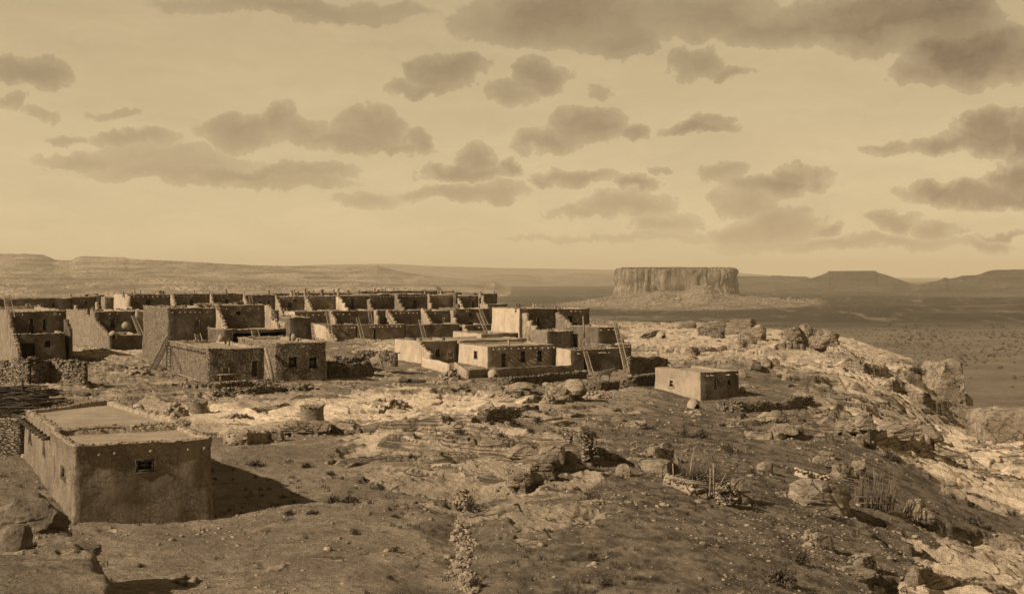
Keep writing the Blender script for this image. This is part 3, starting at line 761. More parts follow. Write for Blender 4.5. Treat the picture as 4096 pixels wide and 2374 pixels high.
# ------------------------------------------------------------------ building kit
ANG = R(28)
def axes(ang): return np.array([math.cos(ang), math.sin(ang)]), np.array([-math.sin(ang), math.cos(ang)])
def hit(P, d, px):
    """distance along d from P at which the column px is reached"""
    u = (px - HX) / F
    return (u * P[1] - P[0]) / (d[0] - u * d[1])
def lineD(px, ref, ang=ANG):
    P = np.array([X_(*ref), ref[1]]); e1, _ = axes(ang)
    return (P + e1 * hit(P, e1, px))[1]
def wob(p, f, a, seed=0):
    x, y, z = p[..., 0] * f, p[..., 1] * f, p[..., 2] * f
    return np.stack([vnoise(x, y, z, seed), vnoise(x + 31, y, z, seed + 1), vnoise(x, y + 57, z, seed + 2) * .5], -1) * a

def stones(mb, pts, size, rnd, flat=.6):
    """rough little stones, twelve-sided, at each point"""
    for p in pts:
        s = size * rnd.uniform(.6, 1.5); a = rnd.uniform(0, 6.28); h = s * flat * rnd.uniform(.7, 1.3)
        n = 5; v = []
        for k in range(n):
            t = a + 2 * math.pi * k / n + rnd.uniform(-.3, .3); r = s * rnd.uniform(.6, 1.0)
            v.append((p[0] + math.cos(t) * r, p[1] + math.sin(t) * r * .85, p[2] - h * .5))
        for k in range(n):
            t = a + .2 + 2 * math.pi * k / n + rnd.uniform(-.3, .3); r = s * rnd.uniform(.35, .8)
            v.append((p[0] + math.cos(t) * r, p[1] + math.sin(t) * r * .85, p[2] + h * .5 + rnd.uniform(-.2, .2) * h))
        f = [tuple(range(n, 2 * n))] + [(k, (k + 1) % n, n + (k + 1) % n, n + k) for k in range(n)] + [tuple(range(n))[::-1]]
        mb.add(v, f)

class Block:
    pass
def block(root, q, ztop, zbot, mat, par=.28, seed=0, wins=(), side_mat=None, edge_mats=None, rimmat='rim', roofmat='roof', rough=.07, batter=.10, rim_stones=True, wall_name='wall', rad=.16, rimw=.34, step=None, top_noise=.06, eave=0.0):
    """four walls with real openings, a ragged parapet and an earth roof"""
    q = [np.array(p, float) for p in q]
    near = min(p[1] for p in q)
    st = step or (.22 if near < 70 else .5)
    cen = sum(q) / 4
    cols = []      # x, y, nx, ny, edge, s
    ops = {e: [] for e in range(4)}
    for w in wins:
        e = w[0]; A, Bp = q[e], q[(e + 1) % 4]; d = (Bp - A) / np.linalg.norm(Bp - A)
        s0, s1 = sorted((hit(A, d, w[1]), hit(A, d, w[2]))); L = np.linalg.norm(Bp - A)
        s0 = max(.3, s0); s1 = min(L - .3, s1)
        mid = A + d * (s0 + s1) / 2
        zt, zb = Z_(w[3], mid[1]), Z_(w[4], mid[1])
        ops[e].append((s0, s1, max(zb, zbot + .2), min(zt, ztop - .15), w[5]))
    zs = set(np.round(np.linspace(zbot, ztop, max(3, int((ztop - zbot) / st) + 1)), 4))
    for e in ops:
        for o in ops[e]: zs |= {round(float(o[2]), 4), round(float(o[3]), 4)}
    zs = sorted(zs)
    zs2 = [zs[0]]
    must = {round(float(v), 4) for e in ops for o in ops[e] for v in o[2:4]} | {zs[-1]}
    for z in zs[1:]:
        if z in must or z - zs2[-1] > .08: zs2.append(z)
    zs = np.array(zs2)
    for e in range(4):
        A, Bp = q[e], q[(e + 1) % 4]; d = Bp - A; L = np.linalg.norm(d); d = d / L; n = np.array([d[1], -d[0]])
        ss = set(np.round(np.linspace(rad, L - rad, max(3, int(L / st) + 1)), 4))
        mustx = set()
        for o in ops[e]: mustx |= {round(float(o[0]), 4), round(float(o[1]), 4)}
        lst = []
        for s_ in sorted(ss | mustx):
            if s_ in mustx or not mustx or min(abs(s_ - m) for m in mustx) > .07: lst.append(s_)
        for s_ in lst: cols.append((*(A + d * s_), n[0], n[1], e, s_))
        # rounded corner
        C2 = q[(e + 2) % 4]; d2 = (C2 - Bp) / np.linalg.norm(C2 - Bp); n2 = np.array([d2[1], -d2[0]])
        nm = n + n2; nm = nm / np.linalg.norm(nm)
        cols.append((*(Bp - nm * rad * .42), nm[0], nm[1], -1, 0))
    cols = np.array(cols); nc = len(cols); nr = len(zs)
    P = np.zeros((nr, nc, 3)); P[..., 0] = cols[:, 0]; P[..., 1] = cols[:, 1]; P[..., 2] = zs[:, None]
    low = np.clip((ztop - P[..., 2]) / 3.0, 0, 1.5)
    N = cols[:, 2:4]
    off = batter * low ** 1.4
    P[..., 0] += N[:, 0] * off; P[..., 1] += N[:, 1] * off
    ev = eave * sstep(ztop - .24, ztop - .17, P[..., 2])
    P[..., 0] += N[:, 0] * ev; P[..., 1] += N[:, 1] * ev
    P0 = P.copy()
    P += wob(P0, .7, rough, seed) + wob(P0, 2.1, rough * .45, seed + 9)
    topw = np.clip((P0[..., 2] - (ztop - .8)) / .8, 0, 1)
    P[..., 2] += topw * top_noise * 1.6 * fbm(P0[..., 0] * .8, P0[..., 1] * .8, 3, seed + 3)
    faces = {0: [], 1: []}
    is_side = lambda e: edge_mats and e in edge_mats  # lets sun-facing sides take paler materials than shaded fronts, as painted light
    for c in range(nc):
        c2 = (c + 1) % nc; e = int(cols[c, 4]) if cols[c, 4] >= 0 else -1
        ed = e if e >= 0 else int(cols[c2, 4]) if cols[c2, 4] >= 0 else 0
        for r in range(nr - 1):
            if e >= 0 and ops[e] and cols[c2, 4] == e:
                sm = (cols[c, 5] + cols[c2, 5]) / 2; zm = (zs[r] + zs[r + 1]) / 2
                if any(o[0] < sm < o[1] and o[2] < zm < o[3] for o in ops[e]): continue
            faces[1 if is_side(ed) else 0].append((r * nc + c, r * nc + c2, (r + 1) * nc + c2, (r + 1) * nc + c))
    V = P.reshape(-1, 3)
    # parapet top and inside face
    top = P[-1]
    rims = []
    for (w, dz) in ((.08, .05), (rimw - .08, .05), (rimw, -.02), (rimw + .04, -par - .12)):
        t = top.copy(); t[:, 0] -= N[:, 0] * w; t[:, 1] -= N[:, 1] * w; t[:, 2] += dz
        t += wob(t, 3.0, .03, seed + 5); rims.append(t)
    rv = np.concatenate([top] + rims); rf = []
    for k in range(4):
        for c in range(nc):
            c2 = (c + 1) % nc; rf.append((k * nc + c, k * nc + c2, (k + 1) * nc + c2, (k + 1) * nc + c))
    mb = MB().add(V, faces[0])
    wall = mb.build(wall_name, M[mat], root, True)
    if faces[1]:
        used = sorted({i for f in faces[1] for i in f}); mp = {i: k for k, i in enumerate(used)}
        MB().add(V[used], [tuple(mp[i] for i in f) for f in faces[1]]).build('side_wall', M[list(edge_mats.values())[0]], root, True)
    # openings
    for e in ops:
        A, Bp = q[e], q[(e + 1) % 4]; d = (Bp - A) / np.linalg.norm(Bp - A); n = np.array([d[1], -d[0]])
        for (s0, s1, zb, zt, kind) in ops[e]:
            ob = batter * max(0, min(1.5, (ztop - (zb + zt) / 2) / 3.0)) ** 1.4
            opening(root, A + n * ob, d, n, s0, s1, zb, zt, kind, M[mat])
    # roof
    qi = [p + (cen - p) / np.linalg.norm(cen - p) * .30 for p in q]
    m = max(3, int(np.linalg.norm(q[1] - q[0]) / 1.0)); k = max(3, int(np.linalg.norm(q[3] - q[0]) / 1.0))
    a = np.linspace(0, 1, m)[None, :, None]; b = np.linspace(0, 1, k)[:, None, None]
    G = (qi[0] * (1 - a) + qi[1] * a) * (1 - b) + (qi[3] * (1 - a) + qi[2] * a) * b
    z = ztop - par + .06 * fbm(G[..., 0] * .5, G[..., 1] * .5, 3, seed + 7)
    roof = MB().add(np.concatenate([G, z[..., None]], -1).reshape(-1, 3), [tuple(f) for f in grid_faces(k, m)]).build('roof', M[roofmat], root, True)
    pm = MB().add(rv, rf)
    if rim_stones:
        rnd = random.Random(seed + 11); pts = []
        for c in range(nc):
            if int(cols[c, 4]) in (0, 3, 1) or True:
                for _ in range(2 if near > 70 else 3):
                    f_ = rnd.random(); c2 = (c + 1) % nc; w = rnd.uniform(.02, rimw)
                    p = top[c] * (1 - f_) + top[c2] * f_; p = p - np.array([N[c, 0] * w, N[c, 1] * w, 0]); p[2] += .05
                    pts.append(p)
        if near < 70: pts = pts[::2]
        stones(pm, pts, .14 if near > 70 else .085, rnd, .45)
    pm.build('parapet', M[rimmat], root, False)
    b = Block(); b.q = q; b.ztop = ztop; b.root = root; b.roofz = ztop - par; b.near = near
    return b

def bar(mb, A, d, n, s0, s1, z0, z1, o0, o1):
    """a box in wall coordinates"""
    v = []
    for s_ in (s0, s1):
        for o in (o0, o1):
            for z in (z0, z1):
                p = A + d * s_ + n * o; v.append((p[0], p[1], z))
    mb.add(v, [(0, 1, 3, 2), (4, 6, 7, 5), (0, 4, 5, 1), (2, 3, 7, 6), (0, 2, 6, 4), (1, 5, 7, 3)])
def opening(root, A, d, n, s0, s1, zb, zt, kind, wallmat):
    w = s1 - s0; h = zt - zb; fw = min(.10, w * .14)
    # reveals of the wall thickness
    D_ = .30
    mb = MB()
    g = .02
    for (a, b, c, e) in ((s0 - g, s0, zb - g, zt + g), (s1, s1 + g, zb - g, zt + g), (s0, s1, zt, zt + g), (s0, s1, zb - g, zb)):
        bar(mb, A, d, n, a, b, c, e, -D_, .02)
    mb.build('reveal', wallmat, root)
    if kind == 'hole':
        mb = MB(); bar(mb, A, d, n, s0 - g, s1 + g, zb - g, zt + g, -D_ - .05, -D_); mb.build('shade_panel', M['dark'], root); return
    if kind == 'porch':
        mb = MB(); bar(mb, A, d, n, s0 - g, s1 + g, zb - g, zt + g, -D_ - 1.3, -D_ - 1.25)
        mb.build('shade_panel', M['dark'], root)
        k = max(1, int(w / 3.2))
        for i in range(1, k + 1):
            s_ = s0 + w * i / (k + 1); p = A + d * s_ + n * -.1
            MB().tube([(p[0], p[1], zb), (p[0], p[1], zt)], .09, 8).build('post', M['wood'], root)
        return
    deep = {'door': .16, 'recessdoor': .2, 'win': .10, 'win4': .10, 'white': .12, 'sash': .10, 'shut': .08}.get(kind, .12)
    if kind in ('door', 'recessdoor', 'plaindoor'):
        mb = MB()
        bar(mb, A, d, n, s0, s0 + fw * .8, zb, zt, -deep - .05, -.02)
        bar(mb, A, d, n, s1 - fw * .8, s1, zb, zt, -deep - .05, -.02)
        bar(mb, A, d, n, s0 + fw * .8, s1 - fw * .8, zt - fw, zt, -deep - .05, -.02)
        fr = mb.build('door', M['wood_dark' if kind == 'door' else 'wood'], root)
        mb = MB(); k = 4
        for i in range(k):
            a = s0 + fw * .8 + (w - fw * 1.6) * i / k; b = s0 + fw * .8 + (w - fw * 1.6) * (i + 1) / k - .008
            bar(mb, A, d, n, a, b, zb + .02, zt - fw, -deep - .04, -deep)
        mb.build('leaf', M['wood_dark' if kind != 'plaindoor' else 'wood'], fr)
        return
    fm = {'white': 'paint', 'win': 'wood_dark', 'sash': 'wood_dark', 'win4': 'wood_dark', 'shut': 'wood'}.get(kind, 'wood')
    out = .03 if kind in ('white',) else -.02
    mb = MB()
    if kind == 'white':          # frame standing proud of the plaster
        e = .09
        bar(mb, A, d, n, s0 - e, s0 + .03, zb - e, zt + e, -.12, .035); bar(mb, A, d, n, s1 - .03, s1 + e, zb - e, zt + e, -.12, .035)
        bar(mb, A, d, n, s0 + .03, s1 - .03, zt - .03, zt + e, -.12, .033); bar(mb, A, d, n, s0 + .03, s1 - .03, zb - e, zb + .03, -.12, .05)
    else:
        bar(mb, A, d, n, s0, s0 + fw, zb, zt, -deep - .04, out); bar(mb, A, d, n, s1 - fw, s1, zb, zt, -deep - .04, out)
        bar(mb, A, d, n, s0 + fw, s1 - fw, zt - fw, zt, -deep - .04, out); bar(mb, A, d, n, s0 + fw, s1 - fw, zb, zb + fw, -deep - .04, out + .02)
    a0, a1, b0, b1 = s0 + fw, s1 - fw, zb + fw, zt - fw
    t = .018 if h < 1.0 else .025
    if kind in ('win4', 'white', 'win', 'sash'):
        nx = 1; ny = 2 if kind == 'sash' else 1
        for i in range(nx):
            c = a0 + (a1 - a0) * (i + 1) / (nx + 1); bar(mb, A, d, n, c - t, c + t, b0, b1, -deep - .02, -deep + .02)
        for i in range(ny):
            c = b0 + (b1 - b0) * (i + 1) / (ny + 1); bar(mb, A, d, n, a0, a1, c - t, c + t, -deep - .018, -deep + .022)
    if kind == 'shut':
        for i in range(3):
            c = b0 + (b1 - b0) * (i + .5) / 3; bar(mb, A, d, n, a0, a1, c - .05, c + .05, -deep - .02, -deep + .02)
    wn = mb.build('window', M[fm], root)
    mb = MB(); bar(mb, A, d, n, a0, a1, b0, b1, -deep - .05, -deep - .03); mb.build('pane', M['glass'], wn)

def quad(px0, D0, px1, depth=None, pxb=None, ang=ANG, ang2=None):
    P = np.array([X_(px0, D0), D0]); e1, e2 = axes(ang)
    if ang2 is not None: e2 = axes(ang2)[1]
    s_ = hit(P, e1, px1)
    t = depth if depth is not None else hit(P, e2, pxb)
    t = min(max(t, 2), 26)
    return [P, P + e1 * s_, P + e1 * s_ + e2 * t, P + e2 * t]
def house(label, px0, D0, px1, ytop, depth=None, pxb=None, mat='adobe_dark', ang=ANG, ang2=None, name='adobe_house', group=None, ztop=None, zbot=None, seed=None, beams=None, steps=None, chim=(), **kw):
    q = quad(px0, D0, px1, depth, pxb, ang, ang2)
    zt = ztop if ztop is not None else Z_(ytop, D0)
    if zbot is None: zbot = min(gz(*p) for p in q) - .4
    seed = seed if seed is not None else int(abs(px0 * 7 + ytop * 3 + D0)) % 9973
    c = sum(q) / 4
    root = empty(name, (c[0], c[1], zbot + .4), label, 'house', group)
    b = block(root, q, zt, zbot, mat, seed=seed, **kw)
    if beams: add_beams(b, *beams)
    for s_ in (steps or ()): stepped_wall(b, *s_)
    for c_ in chim: chimney(b, *c_)
    return b
def add_beams(b, edge, pxs, drop=.42, out=.32, rad=.085, mat='wood'):
    A, Bp = b.q[edge], b.q[(edge + 1) % 4]; d = (Bp - A) / np.linalg.norm(Bp - A); n = np.array([d[1], -d[0]])
    if isinstance(pxs, int):
        L = np.linalg.norm(Bp - A); ss = [L * (i + .5) / pxs for i in range(pxs)]
    else: ss = [hit(A, d, p) for p in pxs]
    rnd = random.Random(int(b.q[0][0] * 10) + edge)
    for s_ in ss:
        p = A + d * s_; z = b.ztop - drop + rnd.uniform(-.03, .03); o = out * rnd.uniform(.7, 1.25)
        MB().tube([(p[0] - n[0] * .2, p[1] - n[1] * .2, z + .02), (p[0] + n[0] * o, p[1] + n[1] * o, z)], rad * rnd.uniform(.85, 1.15), 10).build('beam', M[mat], b.root, False)
def stepped_wall(b, px, length, z_hi=None, z_lo=None, n=6, mat='adobe_light', thick=.42, back=0.0):
    """party wall running forward from the front, its top going down in steps"""
    A, Bp = b.q[0], b.q[1]; d = (Bp - A) / np.linalg.norm(Bp - A); e2 = np.array([-d[1], d[0]])
    P = A + d * hit(A, d, px); rnd = random.Random(int(px))
    z_hi = b.ztop if z_hi is None else b.ztop + z_hi; z_lo = b.ztop - 2.3 if z_lo is None else z_lo
    length *= .82 if A[1] > 180 else 1; ex = rnd.uniform(.7, 1.5); x0 = -back; mb = MB(); sb = MB(); pts = []
    gb = min(gz(*(P - e2 * length)), gz(*P)) - .3
    for i in range(n):
        f0, f1 = i / n, (i + 1) / n
        zt = z_hi + (z_lo - z_hi) * (f0 ** ex) - rnd.uniform(0, .10) + (.0 if i else .03)
        a = x0 + (length + back) * f0; c = x0 + (length + back) * f1
        th = thick * rnd.uniform(.88, 1.12)
        p0 = P - e2 * a; p1 = P - e2 * c; cc = (p0 + p1) / 2
        # subdivided slab so that it is not dead straight
        zz = np.linspace(min(gb, zt - 2.5) if i < 0 else gb, zt, 7); v = []
        for z in zz:
            for (pp, sgn) in ((p0, -1), (p1, -1), (p1, 1), (p0, 1)):
                v.append((*(pp + d * sgn * th / 2), z))
        v = np.array(v); v += wob(v, 1.3, .05, 77)
        f = [(k * 4 + j, k * 4 + (j + 1) % 4, (k + 1) * 4 + (j + 1) % 4, (k + 1) * 4 + j) for k in range(6) for j in range(4)] + [(24, 25, 26, 27)]
        mb.add(v, f)
        for _ in range(5):
            t = rnd.random(); w = rnd.uniform(-.5, .5) * thick; pp = p0 * (1 - t) + p1 * t + d * w; pts.append((pp[0], pp[1], zt + .02))
        for k in range(3): pts.append((*(p1 + d * rnd.uniform(-.4, .4) * thick), zt - .1 - k * .1))
    stones(mb, pts, .13, rnd, .6)
    mb.build('stepped_wall', M[mat], b.root, False)
def chimney(b, px, ytop, w=12, back=2.0, kind='pot'):
    A, Bp = b.q[0], b.q[1]; d = (Bp - A) / np.linalg.norm(Bp - A); e2 = np.array([-d[1], d[0]])
    A2 = A + e2 * back; P = A2 + d * hit(A2, d, px)
    zt = Z_(ytop, P[1]); zb = b.roofz - .1; zt = max(zt, zb + .4); r = w / 2 / F * P[1]
    rnd = random.Random(int(px * 3))
    if kind == 'pipe':
        MB().tube([(P[0], P[1], zb), (P[0], P[1], zt)], r, 12).build('chimney', M['iron'], b.root, False); return
    if kind == 'pole':
        MB().tube([(P[0], P[1], zb), (P[0] + .05, P[1], zt)], [r, r * .7], 6).build('chimney_pole', M['wood_dark'], b.root, False); return
    mb = MB(); n = 14; h = zt - zb; rows = []
    prof = [(0, 1.25), (.18, 1.12), (.34, 1.15), (.36, .98), (.62, 1.05), (.64, .9), (.9, .95), (.93, 1.08), (1.0, 1.02), (1.0, .72), (.8, .65)]
    k = rnd.uniform(.9, 1.1)
    for (t, s_) in prof:
        for j in range(n):
            a = 2 * math.pi * j / n; rr = r * s_ * k * (1 + .08 * math.sin(3 * a + px))
            rows.append((P[0] + math.cos(a) * rr, P[1] + math.sin(a) * rr, zb + h * t + .02 * math.sin(a * 2 + px)))
    f = [(i * n + j, i * n + (j + 1) % n, (i + 1) * n + (j + 1) % n, (i + 1) * n + j) for i in range(len(prof) - 1) for j in range(n)]
    mb.add(rows, f).build('chimney', M['clay' if rnd.random() < .6 else 'stone'], b.root, True)

def ladder(label, b0, t0, w=.42, n=None, mat='wood', rad=.045, group=None, top_over=0.0):
    """b0, t0 = (column, row, distance) of the foot and head of the ladder's centre line"""
    B = Vector((X_(b0[0], b0[2]), b0[2], Z_(b0[1], b0[2]))); Tt = Vector((X_(t0[0], t0[2]), t0[2], Z_(t0[1], t0[2])))
    root = empty('ladder', B, label, 'ladder', group)
    e1, e2 = axes(ANG); s_ = Vector((e1[0], e1[1], 0)); ax = Tt - B; L = ax.length
    s_ = (s_ - ax.normalized() * s_.dot(ax.normalized())).normalized()
    rnd = random.Random(int(b0[0] + t0[1]))
    for sg in (-1, 1):
        pts = [B + ax * k / 5 + s_ * sg * w / 2 * (1 - .12 * k / 5) + Vector((rnd.uniform(-.02, .02), 0, rnd.uniform(-.02, .02))) for k in range(6)]
        if sg > 0: pts.append(pts[-1] + ax.normalized() * rnd.uniform(.05, .25))
        MB().tube(pts, [rad * 1.1] * 3 + [rad * .85] * (len(pts) - 3), 7).build('rail', M[mat], root, True)
    n = n or max(3, int(L / .42))
    for k in range(n):
        p = B + ax * (k + .7) / (n + .3)
        MB().tube([p - s_ * w * .56, p + s_ * w * .56 + Vector((0, 0, rnd.uniform(-.03, .03)))], rad * .7, 6).build('rung', M[mat], root, True)
    return root
def pole(label, b0, t0, rad=.05, mat='wood', name='pole', cat='pole', group=None):
    B = Vector((X_(b0[0], b0[2]), b0[2], Z_(b0[1], b0[2]))); Tt = Vector((X_(t0[0], t0[2]), t0[2], Z_(t0[1], t0[2])))
    m = (B + Tt) / 2 + Vector((.03, 0, .02))
    mb = MB().tube([B, m, Tt], [rad * 1.15, rad, rad * .8], 8)
    v = np.concatenate(mb.v); o = mesh_obj(name, v, mb.f, M[mat], None, True, loc=tuple(B)); return tag(o, label, cat, group)
def thing_mesh(name, mb, mat, loc, label, cat, group=None, smooth=False):
    o = mesh_obj(name, np.concatenate(mb.v), mb.f, M[mat] if isinstance(mat, str) else mat, None, smooth, loc=tuple(loc)); return tag(o, label, cat, group, 'thing')
def horno(label, px, py, wpx, hfac=.8, D=None, z=None, mat='adobe_light', door=None, group='domed clay ovens of the pueblo'):
    if D is None: p = ray_ground(px, py)
    else: p = Vector((X_(px, D), D, Z_(py, D)))
    r = wpx / 2 / F * p.y; h = 2 * r * hfac; n = 28; mb = MB(); rows = []
    p = p + Vector((0, r * .6, 0))
    root = empty('clay_oven', p, label, 'oven', group)
    lv = np.linspace(0, 1, 11)
    V = []
    for k, t in enumerate(lv):
        rr = r * (1 - t ** 2.3) ** .5 if t < 1 else .02; rr *= (1.03 if t < .1 else 1)
        for j in range(n):
            a = 2 * math.pi * j / n; V.append((p.x + math.cos(a) * rr, p.y + math.sin(a) * rr, p.z - .25 * (k == 0) + h * t))
    V = np.array(V); V += wob(V, 1.6 / r * .6, .05 * r, int(px))
    f = []
    da = R(-60) if door is None else R(door)
    for i in range(10):
        for j in range(n):
            a = 2 * math.pi * (j + .5) / n; da_ = abs((a - da + math.pi) % (2 * math.pi) - math.pi)
            if i < 4 and da_ < .42 - .08 * max(0, i - 1): continue
            f.append((i * n + j, i * n + (j + 1) % n, (i + 1) * n + (j + 1) % n, (i + 1) * n + j))
    f.append(tuple(10 * n + j for j in range(n)))
    mb.add(V, f); mb.build('dome', M[mat], root, True)
    m2 = MB(); c = Vector((math.cos(da), math.sin(da), 0))
    q = p + c * r * .55; sd = Vector((-c.y, c.x, 0))
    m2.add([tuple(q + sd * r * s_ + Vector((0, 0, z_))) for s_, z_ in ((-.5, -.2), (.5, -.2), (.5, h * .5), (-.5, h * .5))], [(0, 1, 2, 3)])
    m2.build('door_shade', M['dark'], root)
    return root

def stone_wall(label, pts, hgt, thick=.45, size=.17, mat='stone', name='stone_wall', cat='wall', seed=0, taper=0, D=None, ragged=.18, cap=True):
    """pts: (column, row) of the foot; follows the ground"""
    P = [ray_ground(*p) if len(p) == 2 else Vector((X_(p[0], p[2]), p[2], Z_(p[1], p[2]))) for p in pts]
    rnd = random.Random(seed + int(pts[0][0])); loc = P[0]
    mb = MB(); sp = []; step = max(.35, thick * .8)
    rows = []
    for a, b in zip(P[:-1], P[1:]):
        L = (b - a).length; k = max(1, int(L / step))
        for i in range(k): rows.append(a.lerp(b, i / k))
    rows.append(P[-1]); m = len(rows); V = []
    for i, p in enumerate(rows):
        d = (rows[min(i + 1, m - 1)] - rows[max(i - 1, 0)]); d.z = 0; d.normalize(); nn = Vector((d.y, -d.x, 0))
        h = hgt * (1 + ragged * 1.6 * float(vnoise(i * .35 + seed, 3.3))) * (1 - taper * i / m)
        for (s_, z) in ((-.55, -.4), (-.52, h * .5), (-.42, h), (.42, h), (.52, h * .5), (.55, -.4)):
            V.append(tuple(p + nn * s_ * thick + Vector((0, 0, z))))
        if cap:
            for _ in range(max(2, int(step / size * 1.6))):
                q = p + d * rnd.uniform(0, step) + nn * rnd.uniform(-.45, .45) * thick; sp.append((q.x, q.y, q.z + h + rnd.uniform(-.06, .05)))
            for _ in range(int(step * h / size / size * .35)):
                q = p + d * rnd.uniform(0, step) + nn * .5 * thick; sp.append((q.x, q.y, q.z + rnd.uniform(0, h)))
    V = np.array(V); V += wob(V, 2.0, .06, seed)
    f = [(i * 6 + j, i * 6 + j + 1, (i + 1) * 6 + j + 1, (i + 1) * 6 + j) for i in range(m - 1) for j in range(5)] + [(5, 4, 3, 2, 1, 0), tuple((m - 1) * 6 + j for j in range(6))]
    mb.add(V, f); stones(mb, sp, size, rnd, .6)
    return thing_mesh(name, mb, mat, loc, label, cat)
def rubble(label, px, py, wpx, hpx, size=.16, seed=0, n=None, mat='rim', name='rubble_heap', cat='stone heap', aspect=.7, D=None, group=None):
    p = ray_ground(px, py) if D is None else Vector((X_(px, D), D, Z_(py, D)))
    rx = wpx / 2 / F * p.y; h = hpx / F * p.y; ry = rx * aspect; rnd = random.Random(seed + int(px))
    p = p + Vector((0, ry * .7, 0)); p.z = gz(p.x, p.y) if D is None else p.z
    n = n or int(min(420, 2.2 * rx * ry / size / size + 30)); pts = []
    for _ in range(n):
        a = rnd.uniform(0, 6.28); r = math.sqrt(rnd.random()); x = p.x + math.cos(a) * r * rx; y = p.y + math.sin(a) * r * ry
        z = (gz(x, y) if D is None else p.z) + h * max(0, (1 - r ** 1.5)) * rnd.uniform(.8, 1.05)
        pts.append((x, y, z))
    mb = MB(); stones(mb, pts, size, rnd, .7)
    # earth core
    k = 16; V = [(p.x, p.y, p.z + h * .85)]
    for ring, (s_, hh) in enumerate(((.45, .62), (.8, .25), (1.02, -.15))):
        for j in range(k):
            a = 2 * math.pi * j / k; x = p.x + math.cos(a) * s_ * rx; y = p.y + math.sin(a) * s_ * ry
            V.append((x, y, (gz(x, y) if D is None else p.z) + h * hh))
    f = [(0, 1 + j, 1 + (j + 1) % k) for j in range(k)] + [(1 + r * k + j, 1 + (r + 1) * k + j, 1 + (r + 1) * k + (j + 1) % k, 1 + r * k + (j + 1) % k) for r in range(2) for j in range(k)]
    mb.add(V, f)
    return thing_mesh(name, mb, mat, p, label, cat, group)

_ico = None
def ico(sub=5):
    global _ico
    import bmesh
    bm = bmesh.new(); bmesh.ops.create_icosphere(bm, subdivisions=sub, radius=1.0)
    v = np.array([p.co for p in bm.verts]); f = np.array([[q.index for q in t.verts] for t in bm.faces]); bm.free(); return v, f
ICO = {k: ico(k) for k in (3, 4, 5)}
def rock_mat():
    def ex(T, P, col, b):
        bed = T.noise(T.vmath('MULTIPLY', P, (.5, .5, 4.5)), 1.6, 5, .65, .5)
        col = T.mix(T.ramp(bed, .5, .62, 0, .35), col, S(.13))
        lich = T.ramp(T.noise(P, 3.5, 6, .75), .54, .66, 0, .6)
        col = T.mix(lich, col, S(.10))
        Qc = T.vmath('ADD', T.vmath('MULTIPLY', P, (.8, .8, 1.3)), T.vmath('MULTIPLY', T.noise(P, 1.6, 4, .6, 0, 'Color'), (.7, .7, .7)))
        cr = T.math('MULTIPLY', T.ramp(T.vor(Qc, .75, 'DISTANCE_TO_EDGE'), .004, .03, 1, 0), T.ramp(T.noise(P, .7, 2), .42, .55))
        col = T.mix(T.math('MULTIPLY', cr, .75), col, S(.045)); b = T.math('SUBTRACT', b, T.math('MULTIPLY', cr, 1.6))
        return col, T.math('ADD', T.math('MULTIPLY', b, 1.4), T.math('MULTIPLY', bed, 1.6))
    return surface('boulder_sandstone', S(.14), S(.34), .9, .5, 5, extra=ex)
M['rock'] = rock_mat()
def rock_dark_mat():
    def ex(T, P, col, b):
        bed = T.noise(T.vmath('MULTIPLY', P, (.5, .5, 4.5)), 1.6, 5, .65, .5)
        return T.mix(T.ramp(bed, .48, .62, 0, .4), col, S(.08)), T.math('ADD', T.math('MULTIPLY', b, 1.4), T.math('MULTIPLY', bed, 1.6))
    return surface('earthy_sandstone', S(.12), S(.26), .9, .5, 5, extra=ex)
M['rock_dark'] = rock_dark_mat()
M['rock_earth'] = surface('earthy_ledge_rock', S(.085), S(.20), 1.3, .55, 7, spots=.6, spot_scale=2.2, spot_col=.05)
